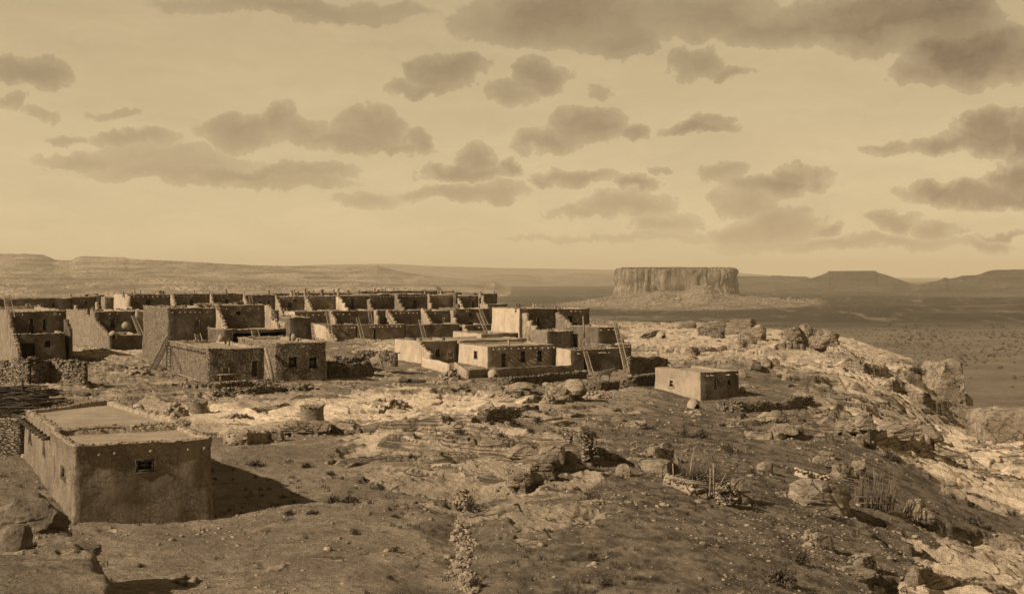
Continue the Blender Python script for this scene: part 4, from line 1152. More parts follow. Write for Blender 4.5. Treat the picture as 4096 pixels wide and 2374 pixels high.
def boulder(label, px, py, wpx, hpx, seed=0, depth=.8, sub=4, cuts=9, strata=.03, rough=.10, mat='rock', sink=.25, name='boulder', cat='boulder', group=None, rot=0.0, tilt=0.0, D=None, box=.5, over=0.0):
    """a block of sandstone: sphere cut by random planes, then weathered"""
    p = ray_ground(px, py) if D is None else Vector((X_(px, D), D, Z_(py, D)))
    rx = wpx / 2 / F * p.y; rz = hpx / F * p.y; ry = rx * depth; rnd = np.random.RandomState(seed * 13 + int(px))
    v, f = ICO[sub]; v = v.copy()
    # towards a box, then chipped
    v = v / (np.abs(v) ** (2 + 4 * box)).sum(1)[:, None] ** (1 / (2 + 4 * box))
    for _ in range(cuts):
        nrm = rnd.normal(size=3); nrm[2] = abs(nrm[2]) * .8; nrm /= np.linalg.norm(nrm); d = rnd.uniform(.62, .92)
        k = v @ nrm - d; v = v - np.where(k > 0, k, 0)[:, None] * nrm * .96
    s0 = rnd.uniform(0, 50)
    rough = rough * 1.35
    nz = fbm(v[:, 0] * 1.3 + s0, v[:, 1] * 1.3, 4, seed, .55, z=v[:, 2] * 1.3)
    n2 = fbm(v[:, 0] * .8 + s0, v[:, 1] * .8, 4, seed + 5, .6, z=v[:, 2] * 5)
    r = 1 + rough * 1.6 * nz + strata * 2 * n2
    strata = strata * .55
    q = (v[:, 2] + .35 * nz + .25 * v[:, 0] * math.sin(s0)) * 2.1 + s0; led = np.abs(q - np.round(q)); r = r - strata * 1.8 * (1 - sstep(.0, .16, led)) * (np.abs(v[:, 2]) < .85)
    cr = np.abs(vnoise(v[:, 0] * 1.1 + s0, v[:, 1] * 1.1, v[:, 2] * .3, seed + 8)); r = r - .07 * (1 - sstep(0, .05, cr))
    v = v * r[:, None]
    v = v / np.abs(v).max(0)[None] * (1.04 if D is None else 1.0)
    if over: v[:, :2] *= (1 + over * v[:, 2:3])
    w = v * np.array([rx, ry, rz * (1 + sink) / 2])
    if tilt: c, s_ = math.cos(tilt), math.sin(tilt); w = np.stack([w[:, 0] * c - w[:, 2] * s_, w[:, 1], w[:, 0] * s_ + w[:, 2] * c], 1)
    if rot: c, s_ = math.cos(rot), math.sin(rot); w = np.stack([w[:, 0] * c - w[:, 1] * s_, w[:, 0] * s_ + w[:, 1] * c, w[:, 2]], 1)
    cz = p.z + rz * (1 - sink) / 2 + (0)
    w = w + np.array([p.x, p.y + ry * .8, cz])
    o = mesh_obj(name, w, f, M[mat], None, True, loc=(p.x, p.y + ry * .8, p.z))
    try: o.data.set_sharp_from_angle(angle=R(38))
    except Exception: pass
    BOULD.append((p.x, p.y + ry * .8, rx, ry)); return tag(o, label, cat, group)
BOULD = []
def shrub(label, px, py, wpx, hpx, seed=0, n=None, name='shrub', mat='scrub', group=None, D=None):
    p = ray_ground(px, py) if D is None else Vector((X_(px, D), D, Z_(py, D)))
    rx = wpx / 2 / F * p.y; h = hpx / F * p.y; rnd = random.Random(seed + int(px)); p = p + Vector((0, rx * .4, 0)); p.z = gz(p.x, p.y)
    root = empty(name, p, label, 'shrub', group)
    mb = MB(); n = n or 420; st = MB(); V = []; Fc = []
    for k in range(9):
        a = rnd.uniform(0, 6.28); r = rnd.uniform(.2, .7) * rx
        st.tube([p + Vector((0, 0, -.05)), p + Vector((math.cos(a) * r * .5, math.sin(a) * r * .5, h * .45)), p + Vector((math.cos(a) * r, math.sin(a) * r, h * .8))], [.018, .012, .006], 4)
    for k in range(n):
        a = rnd.uniform(0, 6.28); t = rnd.random() ** .6; ph = rnd.uniform(.05, 1.5)
        c = Vector((math.cos(a) * math.cos(ph) * rx * t, math.sin(a) * math.cos(ph) * rx * .8 * t, math.sin(ph) * h * t * rnd.uniform(.7, 1.15)))
        c = c * (1 + .25 * math.sin(a * 3 + seed) * t) + p
        l = rx * rnd.uniform(.10, .22); w = l * .35; d = Vector((rnd.gauss(0, 1), rnd.gauss(0, 1), rnd.gauss(.6, .8))).normalized(); sd = d.orthogonal().normalized()
        b = len(V); V += [tuple(c - sd * w), tuple(c + sd * w), tuple(c + d * l)]; Fc.append((b, b + 1, b + 2))
    mb.add(V, Fc); mb.build('foliage', M[mat], root); st.build('stem', M['wood_dark'], root)
    return root
M['scrub'] = surface('dry_scrub', S(.035), S(.10), 3, .1)
M['scrub_pale'] = surface('pale_scrub', S(.10), S(.22), 3, .1)
# ------------------------------------------------------------------ the nearest house
def near_house():
    q = quad(295, 48.8, 848, depth=4.9)
    zt = 2.9; zb = -1.2
    root = empty('adobe_house', (-14.5, 52, -.2), 'nearest mud plastered house with one small four paned window facing the yard', 'house')
    b = block(root, q, zt, zb, 'adobe', seed=5, par=.16, wins=[(0, 543, 618, 1836, 1886, 'win4'), (3, 244, 260, 1862, 1918, 'win4')], batter=.04, rough=.05, rad=.07, rimw=.30, step=.2, top_noise=.04, eave=.075)
    add_beams(b, 0, [396, 458, 603, 753, 818], drop=.36, out=.05, rad=.07, mat='clay')
    # rear room, narrower towards the back
    e1, e2 = axes(ANG); A = q[3]; 
    P3 = q[0] + e2 * 13.4
    Rr = np.array([X_(742, 56.2), 56.2]); Rb = np.array([X_(440, 65.2), 65.2])
    q2 = [A - e2 * .35, Rr - e2 * .35, Rb, P3]
    b2 = block(root, q2, zt + .10, zb + .6, 'adobe', seed=6, par=.14, wins=[(3, 115, 126, 1696, 1775, 'win'), (3, 172, 180, 1742, 1822, 'win')], batter=.04, rough=.06, rad=.08, rimw=.34, step=.25)
    # square gutter-like beam ends along the left wall
    A, Bp = q2[3], q2[0]; d = (Bp - A) / np.linalg.norm(Bp - A); n = np.array([d[1], -d[0]])
    for px in (98, 108, 117, 127, 138, 148, 160, 172, 187, 200, 215, 224):
        s_ = hit(A, d, px)
        if 0 < s_ < 8.4:
            p = A + d * s_ + n * .14
            MB().box((p[0], p[1], zt - .32), (.14, .40, .16), math.atan2(n[1], n[0]) - math.pi / 2).build('beam', M['wood_dark'], root)
    p = np.array([X_(459, 54.6), 54.6]); r = .10
    MB().tube([(p[0], p[1], zt - .4), (p[0], p[1], zt + .16)], r, 16).build('stovepipe', M['iron'], root, False)
near_house()

# ---- left neighbour: stone shed with a brush roof
sh = house('low stone shed roofed with brushwood at the left edge', -520, 60.5, 92, 1650, depth=9, mat='stone', name='stone_shed', seed=31, ztop=2.55, rimmat='rim', par=.15, ang=R(4))
def brush_roof():
    rnd = random.Random(4); mb = MB()
    for k in range(420):
        D = rnd.uniform(62, 74); px = rnd.uniform(-350, 150); L = rnd.uniform(2, 5); a = rnd.gauss(.2, .7); z = 2.62 + rnd.uniform(0, .30) 
        x = X_(px, D); dx = math.cos(a) * L / 2; dy = math.sin(a) * L / 2
        mb.tube([(x - dx, D - dy, z), (x, D, z + rnd.uniform(-.05, .08)), (x + dx, D + dy, z + rnd.uniform(-.05, .1))], rnd.uniform(.015, .04), 5)
    return mb.build('brush_thatch', M['wood_dark'], sh.root)
brush_roof()
pole('tall upright post rising behind the brush roofed shed', (89, 1590, 72), (88, 1512, 72), .075, 'wood_dark', 'post', 'post')
for k, (px, yt) in enumerate([(138, 1569), (150, 1563), (160, 1546), (168, 1560), (176, 1566), (183, 1560), (189, 1572)]):
    o = pole('dark upright stake in the cluster behind the shed roof', (px, 1598, 74 + .3 * (k % 2)), (px + (k % 3 - 1), yt, 74 + .3 * (k % 2)), .075, 'wood_dark', 'stake', 'stake', 'dark stakes clustered behind the shed')

# ---- left block
LA = (262, 137)
house('dark lower storey of the left edge block behind the rough yard wall', 52, lineD(52, LA), 262, 1335, pxb=-20, mat='adobe_dark', seed=41, ztop=3.05, rim_stones=True,
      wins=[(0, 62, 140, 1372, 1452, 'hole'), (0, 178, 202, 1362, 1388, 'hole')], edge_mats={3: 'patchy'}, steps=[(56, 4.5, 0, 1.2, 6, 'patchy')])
LB = (262, 142)
house('dark upper storey of the left edge block with a narrow doorway', 30, lineD(30, LB), 262, 1247, pxb=-60, mat='adobe_dark', seed=42, ztop=5.25,
      wins=[(0, 118, 134, 1272, 1334, 'door'), (0, 172, 182, 1275, 1320, 'hole')], edge_mats={3: 'patchy'}, steps=[(34, 3.6, 0, 3.2, 5, 'patchy'), (262, 3.2, -.9, 3.2, 3, 'adobe_dark')], chim=[(222, 1290, 12, -1.5)], beams=(0, [90, 240], .35, .4))
# far row, left part
L3 = (1990, 230)
def l3(px): return lineD(px, L3)
def row3(label, x0, x1, yt, **kw):
    kw.setdefault('depth', 8); kw.setdefault('mat', 'adobe_dark')
    return house(label, x0, l3(x0), x1, yt, **kw)
row3('far row house at the left end with a white framed window', -160, 284, 1197, wins=[(0, 104, 120, 1218, 1234, 'white'), (0, 205, 222, 1212, 1240, 'door')], steps=[(156, 2.5, -.9, 3.0, 3)], chim=[(283, 1177, 11, 2)], seed=50)
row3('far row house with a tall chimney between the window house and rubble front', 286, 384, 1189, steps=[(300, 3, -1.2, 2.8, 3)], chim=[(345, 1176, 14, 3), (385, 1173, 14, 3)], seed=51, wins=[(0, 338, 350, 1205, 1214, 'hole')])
row3('small recessed dark house beside the pale stepped plaster wall', 384, 418, 1181, seed=52, steps=[(386, 3.5, -1.0, 2.6, 4)])
house('pale rubble fronted house in the far row with a little window', 418, l3(418) - 3.2, 456, 1190, pxb=414, mat='patchy', seed=53, wins=[(0, 420, 428, 1206, 1230, 'hole')], depth=3)
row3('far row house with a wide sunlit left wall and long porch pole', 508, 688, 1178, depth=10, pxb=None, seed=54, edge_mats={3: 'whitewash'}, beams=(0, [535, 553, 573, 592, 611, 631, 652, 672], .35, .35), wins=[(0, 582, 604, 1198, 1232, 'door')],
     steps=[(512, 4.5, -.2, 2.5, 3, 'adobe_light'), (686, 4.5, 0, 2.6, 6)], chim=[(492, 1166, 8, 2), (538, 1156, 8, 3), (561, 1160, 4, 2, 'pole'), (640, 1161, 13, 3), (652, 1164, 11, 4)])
row3('far row house with a doorway behind the roof jars', 692, 840, 1176, seed=55, wins=[(0, 757, 774, 1196, 1232, 'door')], steps=[(844, 2.2, 0, 3.2, 4)], chim=[(776, 1160, 8, 3), (838, 1165, 5, 3)], beams=(0, 5, .3, .2, .06))
row3('far row house with square window above the stone parapet', 846, 972, 1176, seed=56, wins=[(0, 900, 914, 1196, 1214, 'win')], chim=[(904, 1157, 8, 3), (838+40, 1170, 6, 4)], beams=(0, 5, .3, .2, .06))
row3('far row house with two windows and a short ladder on its roof step', 976, 1102, 1181, seed=57, wins=[(0, 1036, 1046, 1204, 1220, 'win'), (0, 1070, 1078, 1200, 1215, 'win')], steps=[(976, 2.6, 0, 3.4, 4), (1104, 5, 0, 2.4, 6)], chim=[(977, 1164, 7, 1), (1075, 1162, 8, 3)])
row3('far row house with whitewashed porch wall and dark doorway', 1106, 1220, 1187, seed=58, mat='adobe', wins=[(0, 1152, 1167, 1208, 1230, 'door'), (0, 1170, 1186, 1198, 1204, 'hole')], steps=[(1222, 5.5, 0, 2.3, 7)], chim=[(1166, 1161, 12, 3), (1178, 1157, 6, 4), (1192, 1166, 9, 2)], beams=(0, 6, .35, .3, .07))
row3('far row house with pale plain front and narrow plank door', 1226, 1346, 1185, seed=59, mat='adobe', wins=[(0, 1292, 1297, 1206, 1238, 'plaindoor')], steps=[(1348, 7.5, -.1, 1.9, 5, 'whitewash')], chim=[(1220, 1153, 10, 3), (1254, 1161, 5, 2, 'pole'), (1288, 1157, 14, 2), (1234, 1164, 10, 5)], beams=(0, 4, .35, .3, .07))
row3('far row house beside the brilliant white sloping wall', 1352, 1470, 1184, seed=60, wins=[(0, 1403, 1416, 1196, 1234, 'door')], steps=[(1474, 2.6, -.5, 2.6, 4)], chim=[(1336, 1157, 6, 3), (1353, 1153, 8, 2), (1393, 1158, 10, 4), (1436, 1160, 7, 5)], beams=(0, 4, .3, .25, .07))
row3('far row house with streaked front and blanked doorway', 1476, 1578, 1178, seed=61, steps=[(1582, 6.5, 0, 2.0, 6, 'patchy')], beams=(0, 8, .35, .3, .06), chim=[(1498, 1152, 9, 14), (1514, 1157, 7, 14), (1527, 1154, 9, 14), (1541, 1151, 4, 14, 'pole'), (1575, 1152, 5, 14, 'pole')])
row3('far row house with deep doorway and stone heap by its step', 1584, 1709, 1177, seed=62, wins=[(0, 1650, 1667, 1198, 1230, 'door'), (0, 1702, 1706, 1205, 1225, 'hole')], steps=[(1713, 1.6, 0, 2.2, 2)], chim=[(1687, 1157, 4, 12, 'pole'), (1699, 1159, 7, 12)], beams=(0, 12, .35, .3, .06))
row3('far row house with thick rounded plaster buttress', 1716, 1812, 1181, seed=63, mat='adobe', steps=[(1816, 2.2, .3, 2.4, 2, 'adobe_dark')], chim=[(1753, 1162, 5, 6), (1763, 1162, 8, 5)], beams=(0, 8, .3, .3, .06))
row3('far row house with sagging line strung under its eave', 1824, 1914, 1184, seed=64, steps=[(1826, 4.2, 0, 2.3, 6)], chim=[(1898, 1170, 10, 2), (1921, 1165, 9, 0)], beams=(0, 3, .3, .3, .06), wins=[(0, 1886, 1896, 1204, 1230, 'door')])
row3('rough stone house closing the right end of the far row', 1926, 1990, 1175, seed=65, mat='stone', chim=[(1978, 1165, 5, 2)], steps=[(1928, 2.0, -.2, 2.6, 3)], ang=R(28))
for lab, x0, x1, yt, dd, sd in (('long low roof of the hindmost row seen over the far row', 1440, 1818, 1166, 13, 70), ('short stone roof step rising behind the end of the far row', 1820, 1926, 1171, 8, 71), ('hindmost flat roof at the middle of the village skyline', 1090, 1440, 1174, 12, 72)):
    P = np.array([X_(x0, l3(x0)), l3(x0)]); e1, e2 = axes(ANG); P = P + e2 * dd
    hh = house(lab, x0, lineD(x0, (HX + F * P[0] / P[1], P[1])), x1, yt, depth=7, mat='stone', seed=sd, beams=(0, 12, .3, .25, .06))
house('low stone building to the right of the far row end', 1950, 225, 2030, 1217, depth=6, mat='stone', seed=73, edge_mats={3: 'adobe_light'})

# ---- second tier of the long block
L2 = (1400, 208); L1 = (1400, 201.5)
def row2(label, x0, x1, yt, line=L2, **kw):
    kw.setdefault('depth', 7); kw.setdefault('mat', 'adobe_dark')
    return house(label, x0, lineD(x0, line), x1, yt, **kw)
row2('second tier house with pale left end under the stepped wall', 1178, 1322, 1247, seed=80, edge_mats={3: 'whitewash'}, beams=(0, [1205, 1228, 1252, 1275, 1298, 1315], .55, .35, .09), steps=[(1322, 3, 0, 1.9, 4)])
row2('second tier house with a large jar niche left of the tall ladder', 1328, 1500, 1244, seed=81, beams=(0, [1350, 1373, 1398], .55, .35, .09), steps=[(1500, 1.8, 0, 2.0, 2, 'adobe_light')], wins=[(0, 1470, 1480, 1262, 1285, 'hole')])
row2('small square second tier room between two pale wall ends', 1508, 1545, 1243, seed=82, steps=[(1547, 4.5, 0, 1.2, 5)])
row2('second tier house with seven beam ends over a blank front', 1552, 1684, 1243, seed=83, beams=(0, [1565, 1583, 1602, 1616, 1634, 1652, 1668], .40, .35, .10), steps=[(1688, 4.5, .3, 1.0, 6)])
row2('second tier house with two pale blocked windows', 1692, 1800, 1243, seed=84, wins=[(0, 1772, 1778, 1272, 1282, 'white'), (0, 1745, 1752, 1268, 1278, 'shut')], steps=[(1806, 2.2, .1, 1.2, 2, 'adobe_light')], beams=(0, [1720, 1740], .4, .3, .08))
row2('second tier house behind the pair of crossed ladders', 1822, 1958, 1236, seed=85, wins=[(0, 1874, 1886, 1252, 1268, 'win'), (0, 1872, 1888, 1288, 1296, 'hole')], beams=(0, [1865, 1872], .4, .4, .08))
# ---- first tier
def row1(label, x0, x1, yt, **kw): return row2(label, x0, x1, yt, L1, **kw)
row1('ground tier house under the tall ladder with projecting roof beams', 1292, 1424, 1300, seed=90, mat='adobe', edge_mats={3: 'whitewash'}, pxb=1240, depth=None, beams=(0, [1352, 1385, 1407, 1418], .5, .4, .11), wins=[(0, 1378, 1402, 1322, 1342, 'shut')], steps=[(1296, 6.5, -.1, -.5, 7, 'whitewash')])
row1('ground tier house with a long row of pale beam ends', 1427, 1618, 1300, seed=91, mat='adobe', beams=(0, [1480, 1495, 1517, 1530, 1548, 1567, 1586, 1602], .35, .4, .11), wins=[(0, 1493, 1503, 1318, 1368, 'hole')])
row1('ground tier house with broad blank shaded front', 1621, 1838, 1299, seed=92)
row1('ground tier house with a pale buttress and small hole', 1860, 1966, 1300, seed=93, wins=[(0, 1899, 1904, 1310, 1316, 'hole')], steps=[(1854, 1.6, .05, -.2, 2, 'adobe_light')], beams=(0, [1915, 1930], .4, .4, .1))

# ---- the house across the lane (sunlit left wall stepping down)
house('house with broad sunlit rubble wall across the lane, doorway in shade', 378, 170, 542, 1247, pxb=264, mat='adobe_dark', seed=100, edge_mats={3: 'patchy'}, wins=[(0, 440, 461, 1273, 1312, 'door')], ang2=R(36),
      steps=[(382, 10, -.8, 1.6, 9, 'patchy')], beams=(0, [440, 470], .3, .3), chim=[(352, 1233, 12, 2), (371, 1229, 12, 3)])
house('low flat front room of the lane house carrying a dome oven', 442, 162, 567, 1341, depth=8, mat='adobe_dark', seed=101, rim_stones=False)
house('pale wall and roof step between the lane house and stone tower', 545, 176, 600, 1245, depth=8, mat='adobe_light', seed=102)

# ---- stone tower and its terraces
LT = (672, 137)
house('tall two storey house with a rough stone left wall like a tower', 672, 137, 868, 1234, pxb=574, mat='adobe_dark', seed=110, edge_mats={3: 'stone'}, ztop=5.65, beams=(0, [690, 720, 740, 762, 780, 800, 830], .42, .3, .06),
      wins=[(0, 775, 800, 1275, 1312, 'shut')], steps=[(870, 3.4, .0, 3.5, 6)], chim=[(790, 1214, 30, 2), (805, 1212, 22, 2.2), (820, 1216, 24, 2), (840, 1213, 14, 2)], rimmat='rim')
house('upper storey house with mottled front above the shaded porch', 874, lineD(874, LT), 1062, 1222, depth=8, mat='adobe_dark', seed=111, wins=[(0, 968, 985, 1268, 1296, 'shut'), (0, 944, 962, 1245, 1258, 'hole')],
      steps=[(1066, 4.2, .0, 3.6, 6)], beams=(0, [905, 960, 1000, 1035], .35, .3, .06), chim=[(955, 1207, 40, 2.5), (1010, 1209, 50, 2.5), (965, 1200, 8, 2)])
house('long porch roof with dark openings beneath the mottled house', 893, 133.5, 1155, 1318, depth=8, mat='adobe_dark', seed=112, ztop=3.55, par=.10, wins=[(0, 932, 1145, 1328, 1375, 'porch')])
house('dark walled house with a flat roof right of the porch', 1158, 136, 1246, 1272, pxb=1088, mat='adobe_dark', seed=113, par=.12, chim=[(1100, 1240, 30, 4)])
house('little pale walled room tucked beside the dark walled house', 1146, 136.5, 1157, 1290, pxb=1084, mat='patchy', seed=114)
# ---- low stone house and its neighbour
house('low stone house with bench and doorway, sunlit left wall', 832, 119, 1060, 1396, pxb=672, mat='stone', seed=120, ztop=2.45, par=.22,
      wins=[(0, 1006, 1030, 1442, 1504, 'door'), (0, 888, 914, 1440, 1456, 'shut'), (0, 888, 918, 1466, 1500, 'shut'), (3, 786, 797, 1428, 1454, 'shut'), (3, 728, 740, 1416, 1442, 'shut')], beams=(3, 12, .40, .4, .06, 'wood_dark'), rimw=.5, chim=[(917, 1350, 6, 9, 'pipe')])
house('stone house with two framed windows jutting out beside the low one', 1105, 118.4, 1305, 1375, depth=12.5, mat='stone', seed=121, ztop=2.98, par=.22,
      wins=[(0, 1153, 1190, 1426, 1472, 'sash'), (0, 1234, 1270, 1426, 1476, 'sash')], edge_mats={3: 'stone'}, rimw=.5, chim=[(1160, 1332, 7, 8, 'pipe')], beams=(0, [1212, 1216], .32, .4, .05))
# ---- the whitewashed house
house('whitewashed house with a row of round beam ends and two tall windows', 1950, 150, 2222, 1386, pxb=1834, mat='adobe', seed=130, edge_mats={3: 'whitewash'}, par=.12, rim_stones=False, roofmat='roof', depth=None,
      wins=[(0, 2004, 2023, 1413, 1470, 'door'), (0, 2080, 2102, 1402, 1449, 'sash'), (0, 2148, 2168, 1401, 1446, 'sash'), (3, 1896, 1909, 1403, 1434, 'win')],
      beams=(0, [1972, 1995, 2019, 2044, 2073, 2096, 2120, 2140, 2167, 2190, 2213], .32, .38, .085), chim=[(2035, 1355, 10, 2.2)])
house('left wing of the whitewashed house with a recessed front door', 1672, 155, 1832, 1366, pxb=1579, mat='adobe', seed=131, edge_mats={3: 'whitewash', }, rim_stones=False, par=.12,
      wins=[(0, 1790, 1814, 1408, 1452, 'plaindoor'), (0, 1741, 1760, 1397, 1426, 'sash')], steps=[(1676, 3.4, .0, -.1, 6, 'whitewash')], chim=[(1656, 1351, 20, 2), (1677, 1352, 22, 1.5), (1773, 1347, 14, 3)])
house('flat roofed link between the whitewashed house and storeyed block', 1834, 158.5, 2110, 1362, depth=8, mat='adobe_light', seed=132, rim_stones=False, par=.08)
house('low pale parapeted room behind the whitewashed house', 1925, 167, 2075, 1336, pxb=1810, mat='adobe', seed=133, edge_mats={3: 'whitewash'}, rim_stones=False, wins=[(3, 1889, 1895, 1347, 1354, 'hole')], chim=[(1963, 1327, 14, 3)])
# ---- storeyed block on the right
LS = (2078, 180)
house('tall block with a blank whitewashed left wall and upper doorway', 2078, 180, 2225, 1236, pxb=1967, mat='adobe_dark', seed=140, edge_mats={3: 'whitewash'}, wins=[(0, 2146, 2160, 1269, 1305, 'door'), (0, 2186, 2194, 1268, 1274, 'hole')],
      steps=[(2094, 9.5, -.6, -.4, 8, 'adobe_light'), (2227, 5.5, -.6, 1.2, 7, 'patchy')], chim=[(2065, 1213, 10, 1), (2076, 1215, 12, 1.5), (2134, 1211, 9, 6), (2220, 1222, 8, 2)])
house('right hand upper house of the storeyed block with rough end wall', 2229, lineD(2229, LS), 2360, 1236, depth=8, mat='adobe_dark', seed=141, wins=[(0, 2268, 2290, 1262, 1308, 'hole'), (0, 2292, 2306, 1290, 1310, 'hole')], beams=(0, [2283, 2300, 2320], .35, .5, .07), chim=[(2249, 1222, 6, 2)])
house('terrace room below the storeyed block with crumbling dark front', 2188, 165, 2296, 1326, pxb=2112, mat='stone', seed=142, edge_mats={3: 'patchy'})
house('dark rubble room with rough steps left of the big ladder', 2300, 168, 2388, 1322, depth=6, mat='stone', seed=143, steps=[(2302, 5, -.4, -.6, 6, 'stone')], wins=[(0, 2320, 2345, 1345, 1395, 'hole')])
house('dark square tower room behind the big ladder', 2392, 163, 2482, 1309, depth=7, mat='adobe_dark', seed=144, beams=(0, [2400, 2432, 2452, 2462], .35, .45, .06))
house('broad ground storey room with an almost black front and ladders', 2283, 150, 2490, 1400, pxb=2224, mat='adobe_dark', seed=145, edge_mats={3: 'whitewash'}, wins=[(0, 2334, 2358, 1412, 1500, 'hole')], beams=(0, [2310, 2394, 2405, 2418, 2434, 2478], .4, .45, .07))
house('low dark room at the right foot of the big ladder', 2440, 160, 2526, 1379, depth=5, mat='stone', seed=146, beams=(0, [2500, 2512], .3, .45, .06))
# ---- the lone small house
house('small lone plastered house with a white framed window in its left wall', 2803, 119, 2957, 1489, pxb=2617, mat='adobe_dark', seed=150, edge_mats={3: 'adobe_light'}, par=.14, rim_stones=False, batter=.10,
      wins=[(3, 2678, 2696, 1520, 1547, 'white'), (0, 2854, 2867, 1515, 1555, 'shut'), (0, 2909, 2922, 1518, 1540, 'win')], beams=(0, [2826, 2842, 2903, 2912, 2946], .32, .45, .05))

# ------------------------------------------------------------------ ladders, ovens and yard things
ladder('long ladder propped against the stone tower corner', (611, 1478, 122), (677, 1348, 134), .55, mat='wood_dark')
ladder('short upright ladder on the sunlit stone wall', (674, 1474, 130.0), (674, 1386, 131.5), .42, mat='wood_dark')
ladder('stubby ladder standing on the low stone house roof', (797, 1362, 133), (790, 1334, 134.5), .65, n=3)
ladder('short wide ladder leading up through the porch roof', (1028, 1356, 130), (1018, 1320, 131.5), .75, n=4, mat='wood')
ladder('ladder rising beside the lane house doorway', (566, 1342, 158), (533, 1262, 168), .55)
ladder('stout ladder against the white stepped wall end', (1258, 1372, 150), (1243, 1292, 157), .5, rad=.08)
ladder('tallest ladder of the long block, left of its middle', (1331, 1378, 193), (1308, 1243, 203), .5, rad=.055)
ladder('slender dark ladder leaning on the long block beam row', (1455, 1370, 194), (1430, 1270, 200), .5, mat='wood')
ladder('ladder standing up to the far row over the second tier', (1484, 1292, 200), (1472, 1198, 209), .45)
ladder('ladder on the ground tier roof below the blank front', (1699, 1355, 194), (1680, 1277, 201), .6)
ladder('left ladder of the crossed pair near the white tower wall', (1947, 1330, 190), (1912, 1252, 199), .5)
ladder('right ladder of the crossed pair near the white tower wall', (1946, 1297, 197), (1922, 1238, 203), .5)
ladder('tiny ladder at the hatch between roof jars', (1150, 1264, 190), (1139, 1232, 194), .5, n=4)
ladder('short pale ladder sticking up before the far row', (1004, 1208, 203), (1001, 1184, 205), .5, n=3)
ladder('small ladder against the pale terrace parapet', (2104, 1358, 168), (2117, 1306, 171), .5)
ladder('ladder leaning on the dark ground storey front', (2369, 1502, 143), (2341, 1404, 149.5), .5, rad=.06)
ladder('biggest ladder, rising high above the right hand block', (2509, 1486, 145), (2461, 1285, 157), .55, rad=.07)
ladder('little ladder against the adobe yard wall', (2548, 1547, 128), (2532, 1516, 131), .6, n=3)
ladder('leftmost ladder, poking above the left edge block', (44, 1268, 131), (28, 1178, 138), .75)
pole('tall bare pole at the right end of the storeyed block', (2336, 1350, 160), (2332, 1264, 160), .10, 'wood')
pole('thin pole rising before the last far row house', (1917, 1232, 215), (1914, 1180, 216), .08, 'wood')
pole('stout leaning log against the corner of the windowed stone house', (1091, 1520, 116), (1061, 1392, 118), .17, 'wood', 'log', 'log')
pole('second slimmer log leaning on the same stone corner', (1080, 1519, 116.3), (1062, 1460, 117.6), .15, 'wood', 'log', 'log')
pole('long dark log lying on the rock before the yard', (1600, 1518, 124), (1700, 1524, 122), .17, 'wood_dark', 'log', 'log')
pole('pole lying along the foot of the sunlit stone wall', (712, 1495, 121), (800, 1524, 116), .07, 'wood', 'log', 'log')
horno('small clay oven before the whitewashed house yard wall', 1971, 1510, 50, .68)
horno('squat clay oven at the corner of the lone small house', 2776, 1632, 52, .75)
horno('clay oven far out on the open rock beside a pile of sticks', 2645, 1352, 40, .60)
horno('clay oven near the lone rock behind the big ladder', 2489, 1378, 20, 1.2, D=165)
horno('clay oven standing on the lane house front roof', 448, 1346, 34, .7, D=162, z=1.5)
horno('dark clay oven by the rubble behind the nearest house', 548, 1648, 52, .62, door=-20)
horno('boxy clay oven beside the lone house on the right', 2972, 1572, 30, .9)
# round clay drum and broken drum
def drum(label, px, py, wpx, hpx, seed, D=None, jag=.12):
    p = ray_ground(px, py) if D is None else Vector((X_(px, D), D, Z_(py, D))); r = wpx / 2 / F * p.y; h = hpx / F * p.y; n = 30; V = []; p = p + Vector((0, r * .7, 0))
    rnd = random.Random(seed)
    lv = [(-.2, 1.04), (.05, 1.02), (.3, 1.0), (.6, .98), (.9, 1.0), (1.0, 1.03), (1.03, .9), (.98, .78), (.3, .74)]
    for k, (t, s_) in enumerate(lv):
        for j in range(n):
            a = 2 * math.pi * j / n; zz = p.z + h * t
            if 4 <= k <= 7: zz += h * jag * float(vnoise(j * .5 if j < n / 2 else (n - j) * .5, seed))
            V.append((p.x + math.cos(a) * r * s_, p.y + math.sin(a) * r * s_, zz))
    V = np.array(V); V += wob(V, 2.5, .05 * r, seed)
    f = [(i * n + j, i * n + (j + 1) % n, (i + 1) * n + (j + 1) % n, (i + 1) * n + j) for i in range(len(lv) - 1) for j in range(n)] + [tuple(8 * n + j for j in range(n))]
    mb = MB().add(V, f); pts = [(V[5 * n + j][0], V[5 * n + j][1], V[5 * n + j][2]) for j in range(0, n, 2)]
    stones(mb, pts, r * .14, rnd, .5)
    return thing_mesh('clay_drum', mb, 'adobe', p, label, 'kiln')
drum('round open topped clay kiln standing alone on the pale rock', 1243, 1688, 95, 60, 3, jag=.05)
drum('broken round clay kiln beside the stone heap', 784, 1652, 80, 42, 5, jag=.25)
# bench before the low stone house
def bench():
    D = 116.5; p = Vector((X_(922, D), D, Z_(1522, D))); root = empty('plank_bench', p, 'plank bench under the window of the low stone house', 'bench')
    e1, e2 = axes(ANG); L = 92 / F * D / e1[0] * .5
    z = Z_(1496, D); 
    mb = MB(); mb.box((p.x, p.y, z), (L * 2, .38, .06), ANG); mb.build('seat', M['wood'], root)
    for s_ in (-.8, .8):
        for t in (-.12, .12):
            q = np.array([p.x, p.y]) + e1 * L * s_ + e2 * t; MB().tube([(q[0], q[1], p.z - .1), (q[0], q[1], z)], .045, 6).build('leg', M['wood'], root)
bench()
